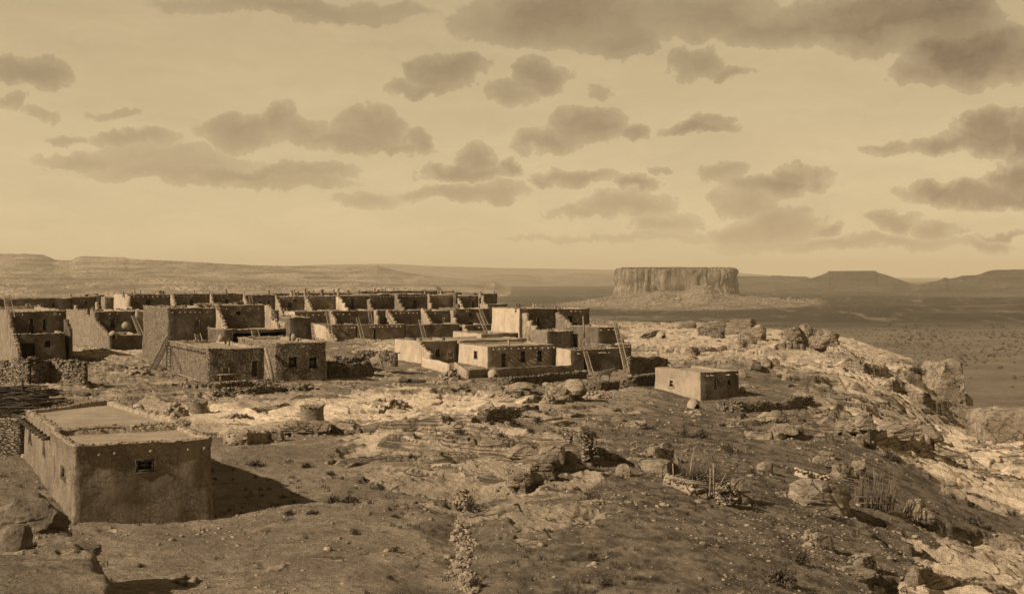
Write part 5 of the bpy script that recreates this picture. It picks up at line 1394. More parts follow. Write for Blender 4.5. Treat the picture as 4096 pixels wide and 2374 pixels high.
# paling gate leaning by the yard
def gate():
    D = 121; root = empty('paling_gate', (X_(1510, D), D, Z_(1475, D)), 'grey paling gate leaning in the gap of the yard wall', 'gate')
    P = lambda px, py, d=D: Vector((X_(px, d), d, Z_(py, d)))
    for k in range(8):
        t = k / 7; MB().tube([P(1494 + 26 * t, 1466 - 6 * t, D - .05), P(1480 + 34 * t, 1432 - 14 * t, D + .4)], .055, 5).build('paling', M['wood'], root)
    MB().tube([P(1532, 1470, D - .2), P(1507, 1414, D + .5)], .09, 7).build('post', M['wood'], root)
    MB().tube([P(1490, 1456, D - .1), P(1524, 1446, D + .1)], .045, 5).build('rail', M['wood'], root)
gate()
# yard walls
stone_wall('rough dry stone yard wall before the left edge block', [(-200, 1536), (0, 1532), (120, 1531)], 1.75, .5, .18, 'stone_big', seed=3)
stone_wall('ragged dry stone yard wall ending in the open lane', [(128, 1531), (200, 1531), (342, 1526)], 1.75, .5, .18, 'stone_big', seed=9)
stone_wall('coursed stone yard wall right of the windowed stone house', [(1310, 1508), (1400, 1506), (1488, 1500)], 1.2, .45, .15, 'stone_big', seed=4)
stone_wall('crumbling inner wall behind the coursed yard wall', [(1335, 1456, 130), (1400, 1462, 130), (1450, 1456, 133)], .75, .5, .15, 'stone_big', seed=5)
stone_wall('low dark roofed pen wall beside the leaning gate', [(1420, 1440, 138), (1500, 1442, 138), (1584, 1450, 136)], 1.0, .5, .14, 'stone_big', seed=6)
stone_wall('long low stone terrace edging before the low stone house', [(740, 1552), (860, 1556), (1000, 1546), (1085, 1538)], .38, .5, .22, 'stone', seed=7)
stone_wall('second low stone terrace edging nearer the camera', [(850, 1582), (1000, 1575), (1130, 1568), (1230, 1560)], .42, .5, .22, 'stone', seed=8)
stone_wall('low plastered yard wall before the whitewashed house', [(1868, 1512), (2000, 1506), (2150, 1497), (2290, 1490)], .85, .4, .16, 'adobe', seed=10, ragged=.04, cap=False, name='adobe_wall')
stone_wall('short sunlit return of the plastered yard wall', [(1822, 1482), (1868, 1512)], .85, .4, .16, 'adobe_light', seed=11, ragged=.05, cap=False, name='adobe_wall')
stone_wall('long earth topped terrace wall below the plastered yard wall', [(1972, 1535), (2030, 1538), (2140, 1530), (2240, 1518), (2340, 1512)], .62, .5, .2, 'adobe_dark', seed=12, ragged=.08, name='adobe_wall')
stone_wall('low dark wall before the donkey', [(2315, 1560), (2400, 1558), (2470, 1552)], .65, .4, .18, 'adobe_dark', seed=13, name='adobe_wall', ragged=.1)
stone_wall('adobe yard wall running up to the lone small house', [(2484, 1548), (2540, 1546), (2614, 1535)], .95, .4, .16, 'adobe_dark', seed=14, name='adobe_wall', ragged=.06)
stone_wall('rough stone enclosure wall right of the big ladder', [(2512, 1486, 147), (2560, 1482, 149), (2664, 1478, 152)], 1.55, .5, .2, 'stone', seed=15)
stone_wall('curved dry stone wall below the lone small house', [(2868, 1642), (2950, 1646), (3050, 1642), (3160, 1632), (3236, 1618)], .72, .6, .2, 'stone', seed=16, ragged=.25)
stone_wall('small stacked stone wall beyond the second rock shelter', [(2800, 1338), (2850, 1346), (2890, 1352)], 1.2, .8, .25, 'stone', seed=17)
stone_wall('stacked flat stones walling the bank by the nearest house', [(905, 1772), (960, 1776), (1040, 1768), (1070, 1762)], .62, .5, .16, 'rim', seed=18, ragged=.25)
stone_wall('stone retaining wall at the end of the rock ledge', [(2262, 1762), (2310, 1770), (2345, 1778)], .5, .6, .10, 'stone', seed=19)
stone_wall('lower course of tumbled stones on the rock ledge end', [(2322, 1822), (2350, 1826), (2370, 1832)], .5, .5, .09, 'stone', seed=20)
stone_wall('faint row of set stones on the middle rock', [(1925, 1665), (2000, 1668), (2070, 1664)], .3, .6, .2, 'stone', seed=21)
stone_wall('low sunlit courtyard wall sloping down before the recessed door', [(1692, 1466), (1740, 1476), (1796, 1492)], 1.0, .4, .12, 'whitewash', seed=22, ragged=.05, cap=False, name='adobe_wall')
# heaps
rubble('heap of sharp sunlit slabs behind the nearest house', 675, 1676, 140, 64, .20, 1, mat='rim')
rubble('sloping rubble right of the nearest house roof', 700, 1708, 110, 20, .15, 2)
rubble('dark rubble mound at the foot of the stone tower', 548, 1498, 110, 30, .28, 3, mat='rim')
rubble('stacked rounded cordwood heap before the white courtyard', 1796, 1524, 92, 46, .22, 4, mat='rim')
rubble('low spill of stones beside the lying log', 1590, 1540, 100, 12, .22, 5)
rubble('stones tumbled against the cordwood heap', 1750, 1535, 110, 10, .2, 6)
rubble('pale stones piled along a rock hollow', 1560, 1606, 150, 14, .22, 7)
rubble('dark stone heap left of the big grey boulder', 2192, 1610, 60, 34, .2, 8)
rubble('broad heap of dark stones with pale chips', 2385, 1590, 120, 26, .2, 9)
rubble('stones below the squat oven', 2790, 1660, 90, 14, .18, 10)
rubble('scattered stones at the lone house right corner', 2990, 1545, 90, 8, .2, 11)
rubble('stones heaped against the clay drum shelf', 930, 1668, 110, 14, .2, 12)
rubble('small heap of stones on the pale cliff shelf', 3686, 1700, 52, 26, .22, 13)
rubble('stones strewn across the middle of the rock terrace', 2020, 1590, 130, 8, .2, 14)
rubble('bank of loose stones in the shade behind the left shed', 110, 1830, 60, 14, .12, 15)
# jars and bundle on the low stone house roof
def jar(label, px, py, wpx, D, hf=1.1):
    z = Z_(py, D); r = wpx / 2 / F * D; h = 2 * r * hf; x = X_(px, D); n = 18; V = []
    pr = [(0, .55), (.15, .85), (.4, 1), (.65, .9), (.85, .6), (.95, .5), (1, .58), (1, .45), (.9, .4)]
    for t, s_ in pr:
        for j in range(n): a = 2 * math.pi * j / n; V.append((x + math.cos(a) * r * s_, D + math.sin(a) * r * s_, z + h * t))
    f = [(i * n + j, i * n + (j + 1) % n, (i + 1) * n + (j + 1) % n, (i + 1) * n + j) for i in range(len(pr) - 1) for j in range(n)] + [tuple(range(n))[::-1]]
    return thing_mesh('clay_jar', MB().add(V, f), 'clay', (x, D, z), label, 'jar', None, True)
jar('big pale clay jar before the lane house doorway', 505, 1316, 38, 166, .8)
jar('clay jar left on the low stone house roof', 884, 1366, 26, 131)
jar('second clay jar leaning near the roof edge step', 896, 1364, 22, 131.5)
jar('jar standing on the windowed stone house roof', 1174, 1362, 22, 126, 1.3)
# ------------------------------------------------------------------ boulders and outcrops
boulder('squared block at the lip of the rock ledge', 2292, 1866, 92, 66, 1, .8, 5, 7, .03, .08, box=.9)
boulder('blocky end of the ledge just left of the squared block', 2208, 1862, 110, 62, 2, .9, 5, 7, .03, .08, box=.9)
boulder('low rounded shelf left along the ledge', 2090, 1850, 150, 48, 3, .8, 5, 7, .03, .1, box=.7)
boulder('layered rock nose under the ledge', 2140, 1922, 170, 66, 4, .9, 5, 8, .06, .1, box=.7)
boulder('split boulder sitting on the dark slope below the ledge', 2490, 1905, 74, 50, 5, .8, 5, 9, .02, .08, box=.8)
boulder('round topped boulder above the brush pen', 2662, 1838, 74, 60, 6, .9, 5, 8, .02, .07, box=.3)
boulder('long smooth whale back rock left of the brush pen', 2640, 1900, 180, 62, 7, 1.0, 5, 6, .02, .07, box=.3, tilt=-.25)
boulder('pale rounded rock behind the round topped boulder', 2610, 1828, 80, 40, 8, .9, 4, 8, .02, .08)
boulder('small rock propping the pen corner post', 2706, 1898, 46, 66, 9, .8, 4, 8, .02, .08, box=.8)
boulder('dark cleft rock uphill of the brush pen', 2790, 1840, 56, 60, 10, .8, 4, 9, .04, .1, mat='rock_dark')
boulder('half buried round rock behind the pen poles', 2832, 1850, 60, 40, 11, .8, 4, 8, .03, .08, mat='rock_dark')
boulder('big dark boulder shadowing the brush pen', 2958, 2012, 112, 92, 12, 1.0, 5, 9, .03, .09, box=.7, mat='rock_dark')
boulder('lone grey block on the dark gravel slope', 3060, 1896, 66, 50, 13, .8, 5, 8, .02, .06, box=.8)
boulder('great flat topped overhanging boulder beside the stick fence', 3300, 2044, 260, 128, 14, .75, 5, 8, .045, .07, box=.8, tilt=-.10, over=.22)
boulder('lower slab under the great overhanging boulder', 3235, 2012, 170, 62, 15, .8, 5, 7, .04, .08, box=.7, tilt=-.12)
boulder('knobbly pale boulder behind the stick fence, right one', 3432, 1908, 76, 66, 16, .9, 5, 8, .05, .1, box=.4)
boulder('knobbly pale boulder behind the stick fence, left one', 3376, 1905, 92, 62, 17, .9, 5, 8, .05, .1, box=.4)
boulder('small pale rock tucked before the knobbly boulders', 3350, 1915, 60, 42, 18, .9, 4, 8, .05, .1)
boulder('layered grey rock uphill of the knobbly boulders', 3300, 1862, 90, 42, 19, .9, 5, 8, .06, .1)
boulder('flat layered rock above the loose slabs', 3310, 1830, 70, 26, 20, .9, 4, 8, .06, .1)
boulder('round grey boulder on the right slope below the fence', 3655, 2096, 82, 74, 21, .9, 5, 8, .02, .08, box=.3)
boulder('smaller round boulder right of the round grey one', 3722, 2092, 60, 54, 22, .9, 5, 8, .02, .08, box=.3)
boulder('little round boulder above the two round ones', 3684, 2030, 42, 38, 23, .9, 4, 8, .02, .08, box=.3)
boulder('smooth humped boulder in the lower right gravel', 3290, 2198, 112, 66, 24, .9, 5, 8, .02, .07, box=.4, tilt=-.2)
boulder('rough round boulder near the bottom right rock', 3465, 2282, 120, 66, 25, .9, 5, 8, .02, .1, box=.3)
boulder('cracked boulder right of the rough round one', 3660, 2342, 70, 72, 26, .9, 5, 9, .02, .09, box=.5)
boulder('low pale slab before the rough round boulder', 3440, 2306, 130, 34, 27, .8, 5, 7, .03, .08)
boulder('dark pitted rock end of the mid right ledge', 3470, 1716, 96, 60, 28, .9, 5, 9, .06, .1, mat='rock')
boulder('broad bedded block above the pale cliff shelf', 3590, 1735, 180, 62, 29, .7, 5, 8, .07, .09, box=.7)
boulder('long tilted slab with black shadow under it', 3590, 1795, 240, 48, 30, .6, 5, 7, .06, .08, box=.7, tilt=.10)
boulder('bedded block left of the long tilted slab', 3440, 1748, 110, 56, 31, .8, 5, 8, .08, .1, box=.7)
boulder('rounded knob on the shelf right of the bedded blocks', 3730, 1775, 104, 56, 32, .8, 5, 8, .04, .08, mat='rock_dark')
boulder('bedded stump at the left end of the cliff shelf rocks', 3372, 1742, 60, 46, 33, .8, 4, 8, .08, .1, box=.7)
# brow rocks on the far edge
boulder('long flat roof rock on the far brink', 2850, 1328, 120, 44, 34, .8, 5, 8, .06, .08, box=.6, over=.15, mat='rock_dark')
boulder('great humped brink rock with dark hollow under it', 2975, 1338, 150, 62, 35, .8, 5, 8, .05, .1, box=.5, over=.2, mat='rock_dark')
boulder('brink rock on pale pillars right of the humped one', 3045, 1360, 70, 72, 36, .8, 5, 8, .05, .1, box=.6, over=.25)
boulder('pale buttress rock under the humped brink rock', 2990, 1376, 90, 48, 37, .8, 5, 8, .04, .1)
boulder('dark ledge rock nearest the village on the brink', 2750, 1312, 76, 30, 38, .7, 4, 8, .06, .08, mat='rock_dark')
boulder('rounded pale outcrop on the brow left of the caves', 3180, 1382, 100, 56, 39, .8, 5, 8, .04, .12)
boulder('pitted pale outcrop with black hollows on the brow', 3225, 1394, 110, 76, 40, .8, 5, 9, .05, .14)
boulder('domed outcrop ending the upper brow', 3310, 1390, 110, 66, 41, .9, 5, 8, .04, .12)
boulder('small crag stepping down from the upper brow', 3372, 1428, 70, 40, 42, .8, 4, 9, .05, .12)
boulder('low block group by the sheltered dirt hollow', 3020, 1476, 60, 42, 43, .8, 4, 9, .06, .1, mat='rock_dark')
boulder('leaning slab in the sheltered dirt hollow', 3060, 1478, 52, 50, 44, .8, 4, 9, .04, .1)
boulder('loose block right of the leaning slab', 3100, 1476, 44, 36, 45, .8, 4, 9, .04, .1)
boulder('squat block below the lone house right corner', 2970, 1508, 40, 34, 46, .8, 4, 9, .04, .1)
boulder('long low rock under the curved stone wall', 3090, 1690, 120, 34, 47, .8, 5, 8, .06, .12)
boulder('dark hollowed rock at the end of the curved wall', 3110, 1684, 90, 40, 48, .8, 5, 9, .06, .12, mat='rock_dark')
boulder('pale hump in the dark slope below the curved wall', 3140, 1742, 110, 40, 49, .8, 5, 8, .04, .1)
boulder('flat pale rock on the path of the dark slope', 2545, 1712, 90, 26, 50, .9, 5, 7, .03, .08)
boulder('domed rock on the open dirt below the village', 2450, 1686, 110, 34, 51, .9, 5, 7, .04, .09)
boulder('large rounded grey boulder behind the dark stone heaps', 2290, 1592, 130, 56, 52, .9, 5, 8, .03, .08, box=.3)
boulder('grey boulder with a notch left of the large rounded one', 2225, 1580, 90, 40, 53, .9, 5, 8, .03, .08, box=.3)
boulder('flat layered rock in the middle of the terrace', 1835, 1560, 80, 22, 54, .9, 4, 8, .06, .1)
boulder('grey hump with shadowed side on the terrace', 1975, 1560, 90, 20, 55, .9, 4, 8, .06, .1)
boulder('long rock under the terrace wall', 2090, 1556, 110, 24, 56, .8, 4, 8, .05, .1)
boulder('rock shelf under the round open kiln, left block', 1180, 1728, 150, 44, 57, .7, 5, 7, .04, .08, box=.7)
boulder('rock shelf under the round open kiln, middle block', 1260, 1726, 110, 40, 58, .7, 5, 7, .04, .08, box=.7)
boulder('dark nosed rock at the right end of the kiln shelf', 1370, 1728, 104, 44, 59, .7, 5, 7, .04, .08, box=.7)
boulder('cracked block at the end of the stacked flat stones', 1090, 1766, 80, 42, 60, .8, 5, 8, .04, .08, box=.7)
boulder('dark wedge of rock at the edge of the pale terrace', 1850, 1712, 100, 26, 61, .7, 4, 8, .05, .08, box=.7)
boulder('shadowed rock nose low in the middle foreground', 2080, 1952, 120, 44, 62, .8, 5, 8, .05, .1, mat='rock')
boulder('small rounded stone lying on the foreground dirt', 2378, 2262, 26, 18, 63, .8, 3, 8, .02, .1)
boulder('tipped pale cube of stone on the gravel', 2662, 2022, 16, 14, 64, .8, 3, 8, .02, .1)
# the cliff head on the right
boulder('massive bulging cliff head at the brink', 3765, 1722, 290, 290, 70, .9, 5, 5, .05, .08, D=186, sink=.3, box=.8, name='cliff_rock', cat='cliff', tilt=-.03)
boulder('great rounded shoulder of rock before the cliff head', 3640, 1690, 290, 130, 71, .8, 5, 8, .02, .09, D=166, box=.3, name='cliff_rock', cat='cliff', tilt=-.18, sink=.6)
boulder('fluted dark sided rock above the rounded shoulder', 3660, 1610, 200, 120, 72, .8, 5, 9, .03, .12, D=178, box=.4, name='cliff_rock', cat='cliff', tilt=-.3, sink=.7)
boulder('smooth domed rock at the top of the cliff head', 3650, 1500, 260, 60, 73, .9, 5, 8, .03, .10, D=196, box=.3, name='cliff_rock', cat='cliff', tilt=-.15, sink=1.0)
boulder('detached pale block beyond the narrow cleft', 4140, 1810, 400, 168, 74, .9, 5, 4, .02, .07, D=143, box=1.0, name='cliff_rock', cat='cliff', sink=.5)
# near left ledge
boulder('big weathered mud and rock mass at the lower left', 55, 2150, 370, 160, 80, .7, 5, 8, .06, .14, D=36.6, sink=.5, box=.9, mat='rock_earth', name='rock_outcrop', cat='outcrop')
boulder('flat faced block set in the lower left rock mass', 20, 2215, 190, 120, 81, .5, 5, 6, .02, .07, D=34.6, sink=.3, box=1.0, mat='rock_earth', name='rock_outcrop', cat='outcrop')
boulder('thin jutting shelf of the lower left rock mass', 265, 2215, 230, 46, 82, .8, 5, 6, .05, .10, D=35.4, sink=.5, box=.9, mat='rock_earth', name='rock_outcrop', cat='outcrop')
boulder('low cracked slab in the bottom left corner', 300, 2395, 210, 40, 84, .8, 5, 7, .05, .10, D=31.0, sink=.7, box=.9, mat='rock', name='rock_outcrop', cat='outcrop')
boulder('dark undercut edge rock of the bottom left bank', 425, 2385, 110, 60, 85, .8, 5, 8, .05, .12, D=31.6, sink=.6, box=.8, mat='rock_dark', name='rock_outcrop', cat='outcrop')

# ------------------------------------------------------------------ brush pen and stick fence on the slope
def sticks(mb, n, fn, seed):
    rnd = random.Random(seed)
    for k in range(n):
        a, b, r = fn(rnd, k); m = (a + b) / 2 + Vector((rnd.uniform(-.05, .05), 0, rnd.uniform(-.05, .05)))
        mb.tube([a, m, b], [r, r * .85, r * .5], 5)
def brush_pen():
    g = ray_ground(2830, 2000); D = g.y; root = empty('brush_pen', g, 'brush roofed animal pen of poles on the gravel slope', 'pen')
    P = lambda px, py, d: Vector((X_(px, d), d, Z_(py, d)))
    mb = MB()
    sticks(mb, 90, lambda r, k: ((lambda px, d, py: (P(px, py, d), P(px + r.uniform(10, 60), py - r.uniform(4, 24), d + r.uniform(.4, 1.6)), r.uniform(.015, .035)))(r.uniform(2700, 2890), D + r.uniform(0, 2.4), r.uniform(1900, 1938))), 5)
    mb.build('brush_roof', M['sticks'], root)
    mb = MB()
    sticks(mb, 120, lambda r, k: ((lambda px: (P(px, r.uniform(1895, 1925), D + 2.6 + r.uniform(-.4, .4)), P(px + r.gauss(0, 16), r.uniform(1810, 1895), D + 2.6 + r.uniform(-.5, .5)), r.uniform(.008, .018)))(r.uniform(2735, 2875))), 6)
    mb.build('stick_screen', M['sticks'], root)
    for (a, b, c, d_, rr, nm) in ((2840, 1985, 2842, 1872, .04, 'post'), (2695, 1930, 2691, 1852, .025, 'post'), (2760, 1900, 2768, 1830, .035, 'post'), (2856, 1985, 2854, 1850, .04, 'post'), (2672, 1908, 2860, 1938, .06, 'rail'), (2740, 1926, 2856, 1940, .06, 'rail'), (2830, 1900, 2852, 1912, .05, 'plank'), (2905, 1930, 2940, 1938, .06, 'plank'), (2720, 1870, 2700, 1815, .03, 'post'), (2885, 1928, 2905, 1892, .03, 'post')):
        MB().tube([P(a, b, D + (.0 if nm != 'plank' else .5)), P(c, d_, D + .1)], rr, 7).build(nm, M['wood'], root)
    stone_wall('row of pale stones edging the brush pen', [(2668, 1938), (2720, 1952), (2770, 1972), (2830, 1996)], .42, .5, .15, 'rim', seed=30, ragged=.3)
    stone_wall('short dark stone pier beside the brush pen', [(2876, 2010), (2900, 2016), (2915, 2020)], .8, .6, .16, 'stone', seed=31)
brush_pen()
def stick_fence():
    g = ray_ground(3500, 2036); D = g.y; root = empty('stick_fence', g, 'upright stick fence closing the shelter beside the great boulder', 'fence')
    P = lambda px, py, d: Vector((X_(px, d), d, Z_(py, d)))
    rnd = random.Random(9)
    for k in range(98):
        px = 3420 + 155 * k / 97 + rnd.uniform(-3, 3); b = P(px, 2040 + rnd.uniform(-10, 6), D + rnd.uniform(-.25, .25)); t = P(px + rnd.gauss(3, 11), rnd.uniform(1885, 1990), D + rnd.uniform(-.3, .5))
        MB().tube([b, (b + t) / 2 + Vector((rnd.uniform(-.05, .05), 0, 0)), t], [.020, .016, .008], 5).build('stick', M['sticks'], root, True)
    for a, y0, c, y1 in ((3424, 1985, 3560, 1986), (3418, 2010, 3570, 2012)):
        MB().tube([P(a, y0, D - .15), P(c, y1, D - .15)], .035, 6).build('rail', M['sticks'], root)
    for a, y0, c, y1 in ((3560, 2036, 3566, 1912), (3500, 2000, 3496, 1868), (3494, 1890, 3568, 1914), (3370, 1915, 3440, 1934), (3330, 1910, 3470, 1952)):
        MB().tube([P(a, y0, D + .6), P(c, y1, D + .9)], .04, 6).build('pole', M['sticks'], root)
stick_fence()
def slab_heap():
    rnd = random.Random(12); g = ray_ground(3230, 1925); mb = MB(); D = g.y + .8
    for k in range(46):
        px = 3190 + 125 * (k / 45) + rnd.uniform(-6, 6); py = 1880 + 34 * (k / 45) + rnd.uniform(-10, 12); d = D + rnd.uniform(-.3, .3)
        mb.box((X_(px, d), d, Z_(py, d)), (rnd.uniform(.16, .4), rnd.uniform(.1, .25), rnd.uniform(.05, .12)), rnd.uniform(0, 3), .2, rnd)
    core = MB()
    mb.tube([(X_(3180, D), D + .1, Z_(1900, D)), (X_(3320, D), D + .1, Z_(1930, D))], .22, 7)
    thing_mesh('slab_heap', mb, 'paint', g, 'line of loose pale slabs above the great overhanging boulder', 'stone heap')
slab_heap()
rubble('little cairn of stones on the smooth humped boulder', 3240, 2150, 50, 34, .10, 20, D=ray_ground(3290, 2198).y + .6)
def stick_pile():
    g = ray_ground(2598, 1352); mb = MB(); rnd = random.Random(3)
    for k in range(26):
        a = g + Vector((rnd.uniform(-1.6, .5), rnd.uniform(0, 1), .1)); b = a + Vector((rnd.uniform(1.2, 3.0), rnd.uniform(-.4, .4), rnd.uniform(.2, 1.3)))
        mb.tube([a, (a + b) / 2 + Vector((0, 0, .15)), b], [.07, .06, .04], 5)
    thing_mesh('stick_pile', mb, 'wood_dark', g, 'loose pile of dark sticks beside the far clay oven', 'wood pile')
stick_pile()
for k, (a, b, c, d_) in enumerate([(2166, 1683, 2250, 1676), (2210, 1693, 2275, 1690), (2232, 1699, 2298, 1694)]):
    ga, gb = ray_ground(a, b), ray_ground(c, d_)
    pole(['upper', 'middle', 'lower'][k] + 'most of three beams lying on the rock ledge', (a, b - 4, ga.y), (c, d_ - 4, ga.y + .8), .09, 'wood', 'log', 'log')

# ------------------------------------------------------------------ donkey
def donkey():
    g = ray_ground(2422, 1524); H = 1.15; root = empty('donkey', g, 'dark donkey standing side on behind the low dark wall', 'donkey')
    s_ = H
    J = {'hip': (-.48, 0, .98), 'sp': (0, 0, 1.0), 'wi': (.42, 0, 1.02), 'n1': (.62, 0, 1.10), 'n2': (.80, 0, 1.05), 'pol': (.92, 0, 1.0), 'muz': (1.08, 0, .78)}
    V = []; Rr = []; E = []
    def add(p, r, par=None):
        V.append(tuple(g + Vector(p) * s_)); Rr.append(r * s_)
        if par is not None: E.append((par, len(V) - 1))
        return len(V) - 1
    h = add((-.46, 0, .86), .24); m = add((-.1, 0, .82), .25, h); w = add((.34, 0, .84), .24, m); a = add((.52, 0, .98), .16, w); b = add((.70, 0, 1.10), .12, a); c = add((.84, 0, 1.12), .115, b); d = add((1.0, 0, .98), .085, c); add((1.10, 0, .88), .065, d)
    for sy in (-.11, .11):
        k = add((-.50, sy, .62), .13, h); k = add((-.42, sy, .48), .075, k); k = add((-.54, sy, .34), .055, k); k = add((-.52, sy, .10), .04, k); add((-.48, sy, .0), .045, k)
        k = add((.36, sy, .58), .10, w); k = add((.37, sy, .36), .055, k); k = add((.36, sy, .10), .038, k); add((.39, sy, .0), .045, k)
        k = add((.84, sy * .6, 1.26), .035, c); add((.80, sy * .9, 1.40), .02, k)
    k = add((-.66, 0, .86), .04, h); k = add((-.72, 0, .6), .025, k); add((-.72, 0, .42), .04, k)
    me = bpy.data.meshes.new('body'); me.from_pydata([tuple(Vector(v) - g) for v in V], E, []); o = bpy.data.objects.new('body', me); C.objects.link(o); o.parent = root
    md = o.modifiers.new('skin', 'SKIN'); me.skin_vertices or None
    for i, r in enumerate(Rr): me.skin_vertices[0].data[i].radius = (r, r)
    me.skin_vertices[0].data[0].use_root = True
    sb = o.modifiers.new('sub', 'SUBSURF'); sb.levels = 2; sb.render_levels = 2
    me.materials.append(surface('donkey_hide', S(.05), S(.11), 4, .1))
donkey()

# ------------------------------------------------------------------ shrubs, stones and weeds
SH = [(1020,1868,80,22),(1400,1738,60,16),(1225,1872,60,20),(1330,2012,90,26),(1395,2012,90,22),(1418,2140,52,24),(1580,2208,48,22),(1560,2316,42,16),(1250,2060,70,14),(1155,2062,60,20),(1320,1900,52,18),(1440,1935,32,14),(1577,2070,36,14),(1645,1825,50,18),(1767,1826,30,14),(1525,1960,42,16),
      (2052,1706,70,32),(1965,1702,34,18),(2150,1714,60,20),(2005,1752,50,20),(2120,1750,44,20),(2130,1796,44,12),(2380,1830,60,34),(2370,2245,80,40),(2425,2350,90,44),(2810,1755,80,44),(2740,1750,60,34),(2920,1812,70,38),(3010,1900,50,24),(3210,2262,110,52),(3130,2350,180,70),(3560,1840,80,34),(3680,1520,60,26),(2790,1420,60,40),(2980,1400,50,36),(1880,2060,80,48),(1900,2360,90,50),(3740,2120,80,34),(3900,2100,110,30),(560,2270,40,16),(1840,1740,60,16),(3660,1512,50,24),(2620,1800,40,24)]
LMK = [('the nearest house', 570, 2060), ('the round clay kiln', 1243, 1688), ('the gully stone line', 1850, 2200), ('the squared ledge block', 2292, 1866), ('the brush pen', 2780, 1940), ('the overhanging boulder', 3300, 2044),
       ('the stick fence', 3500, 2040), ('the lone small house', 2803, 1600), ('the humped brink rock', 2975, 1338), ('the three fallen beams', 2230, 1690), ('the bottom left rocks', 200, 2250), ('the cliff shelf cairn', 3686, 1700)]
def label_shrubs():
    rows = []
    for i, (px, py, w, h) in enumerate(SH):
        n, lx, ly = min(LMK, key=lambda l: math.hypot(l[1] - px, 1.6 * (l[2] - py))); dx, dy = px - lx, 1.6 * (py - ly)
        d = ('right of' if dx > 0 else 'left of') if abs(dx) > abs(dy) else ('in front of' if dy > 0 else 'beyond')
        rows.append((n, d, math.hypot(dx, dy), i))
    out = {}; seen = {}
    for n, d, r, i in sorted(rows):
        k = seen[(n, d)] = seen.get((n, d), 0) + 1; w = SH[i][2]
        out[i] = '%s %s desert shrub %s %s' % (['nearest', 'second nearest', 'third nearest', 'fourth nearest', 'fifth nearest', 'sixth nearest', 'seventh nearest', 'eighth nearest', 'ninth nearest', 'tenth nearest', 'eleventh nearest', 'twelfth nearest', 'thirteenth nearest'][k - 1], 'tiny' if w < 45 else 'small' if w < 65 else 'wide', d, n)
    return out
SL = label_shrubs()
for i, (px, py, w, h) in enumerate(SH): shrub(SL[i], px, py, w, h, i, group='desert shrubs on the mesa top')
def scatter_stones():
    rnd = np.random.RandomState(5); mb = MB(); r2 = random.Random(8)
    n = 40000
    px = rnd.uniform(-150, 4250, n); D = np.exp(rnd.uniform(math.log(34), math.log(125), n))
    x = X_(px, D); z, rk, g, t = terrain(x, D)
    keep = rnd.rand(n) < np.where(rk > .5, .07, np.where(g > .45, .95, .40)) * np.where(D < 60, 1, .7)
    clump = fbm(x * .25, D * .25, 3, 501)
    keep &= rnd.rand(n) < np.clip(.5 + clump * 1.6, .08, 1)
    sz = np.exp(rnd.normal(-3.25, .6, n)) * np.clip(D / 55, .8, 1.5)
    for i in np.nonzero(keep)[0]:
        stones(mb, [(x[i], D[i], z[i] + sz[i] * .1)], sz[i], r2, .6)
    for (bx, by, brx, bry) in BOULD:
        if by > 200 or by < 37: continue
        for _ in range(int(10 + brx * 8)):
            a = r2.uniform(0, 6.28); k = r2.uniform(.85, 1.7); xx = bx + math.cos(a) * brx * k; yy = by + math.sin(a) * bry * k
            stones(mb, [(xx, yy, gz(xx, yy) + .02)], math.exp(r2.gauss(-2.5, .5)), r2, .6)
    thing = mesh_obj('loose_stones', np.concatenate(mb.v), mb.f, M['rim'], None, False); tag(thing, kind='stuff')
scatter_stones()
def weeds():
    rnd = np.random.RandomState(15); V = []; Fc = []
    n = 4600; px = rnd.uniform(-100, 4200, n); D = np.exp(rnd.uniform(math.log(34), math.log(150), n)); x = X_(px, D); z, rk, g, t = terrain(x, D)
    cl = fbm(x * .12, D * .12, 4, 510); keep = (rnd.rand(n) < np.clip(.3 + cl * 1.8 + g * .5, 0, 1)) & (rk < .9)
    for i in np.nonzero(keep)[0]:
        s_ = rnd.uniform(.06, .20) * (1 if D[i] < 70 else 1.4)
        for k in range(9):
            a = rnd.uniform(0, 6.28); r = rnd.uniform(0, s_); c = np.array([x[i] + math.cos(a) * r, D[i] + math.sin(a) * r, z[i]]); l = s_ * rnd.uniform(.5, 1.1); tx = rnd.uniform(-.6, .6); ty = rnd.uniform(-.6, .6)
            b = len(V); w = s_ * .14; V += [c + [-w, 0, -.02], c + [w, 0, -.02], c + [tx * l, ty * l, l]]; Fc.append((b, b + 1, b + 2))
    o = mesh_obj('dry_weeds', np.array(V), Fc, M['scrub'], None, False); tag(o, kind='stuff')
weeds()
# line of stones down the gully
def stone_row():
    rnd = random.Random(40); ln = [ray_ground(*p) for p in ((1862, 2385), (1858, 2300), (1846, 2200), (1868, 2130), (1846, 2070), (1862, 2010), (1846, 1960))]; pts = []
    for a, b in zip(ln[:-1], ln[1:]):
        for _ in range(int((b - a).length * 60)):
            q = a.lerp(b, rnd.random()); q.x += rnd.gauss(0, .19) + .15 * math.sin(q.y); z = gz(q.x, q.y)
            if float(vnoise(q.x * 1.2, q.y * .8, None, 5)) > -.6: pts.append((q.x, q.y, z + .03))
    mb = MB()
    for p in pts: stones(mb, [p], math.exp(rnd.gauss(-2.65, .4)), rnd, .7)
    thing_mesh('stone_row', mb, 'rim', ln[0], 'straggling line of pale stones running down the foreground gully', 'stone row')
stone_row()
rubble('upper spread of stones at the head of the gully', 1860, 2000, 110, 10, .10, 41)

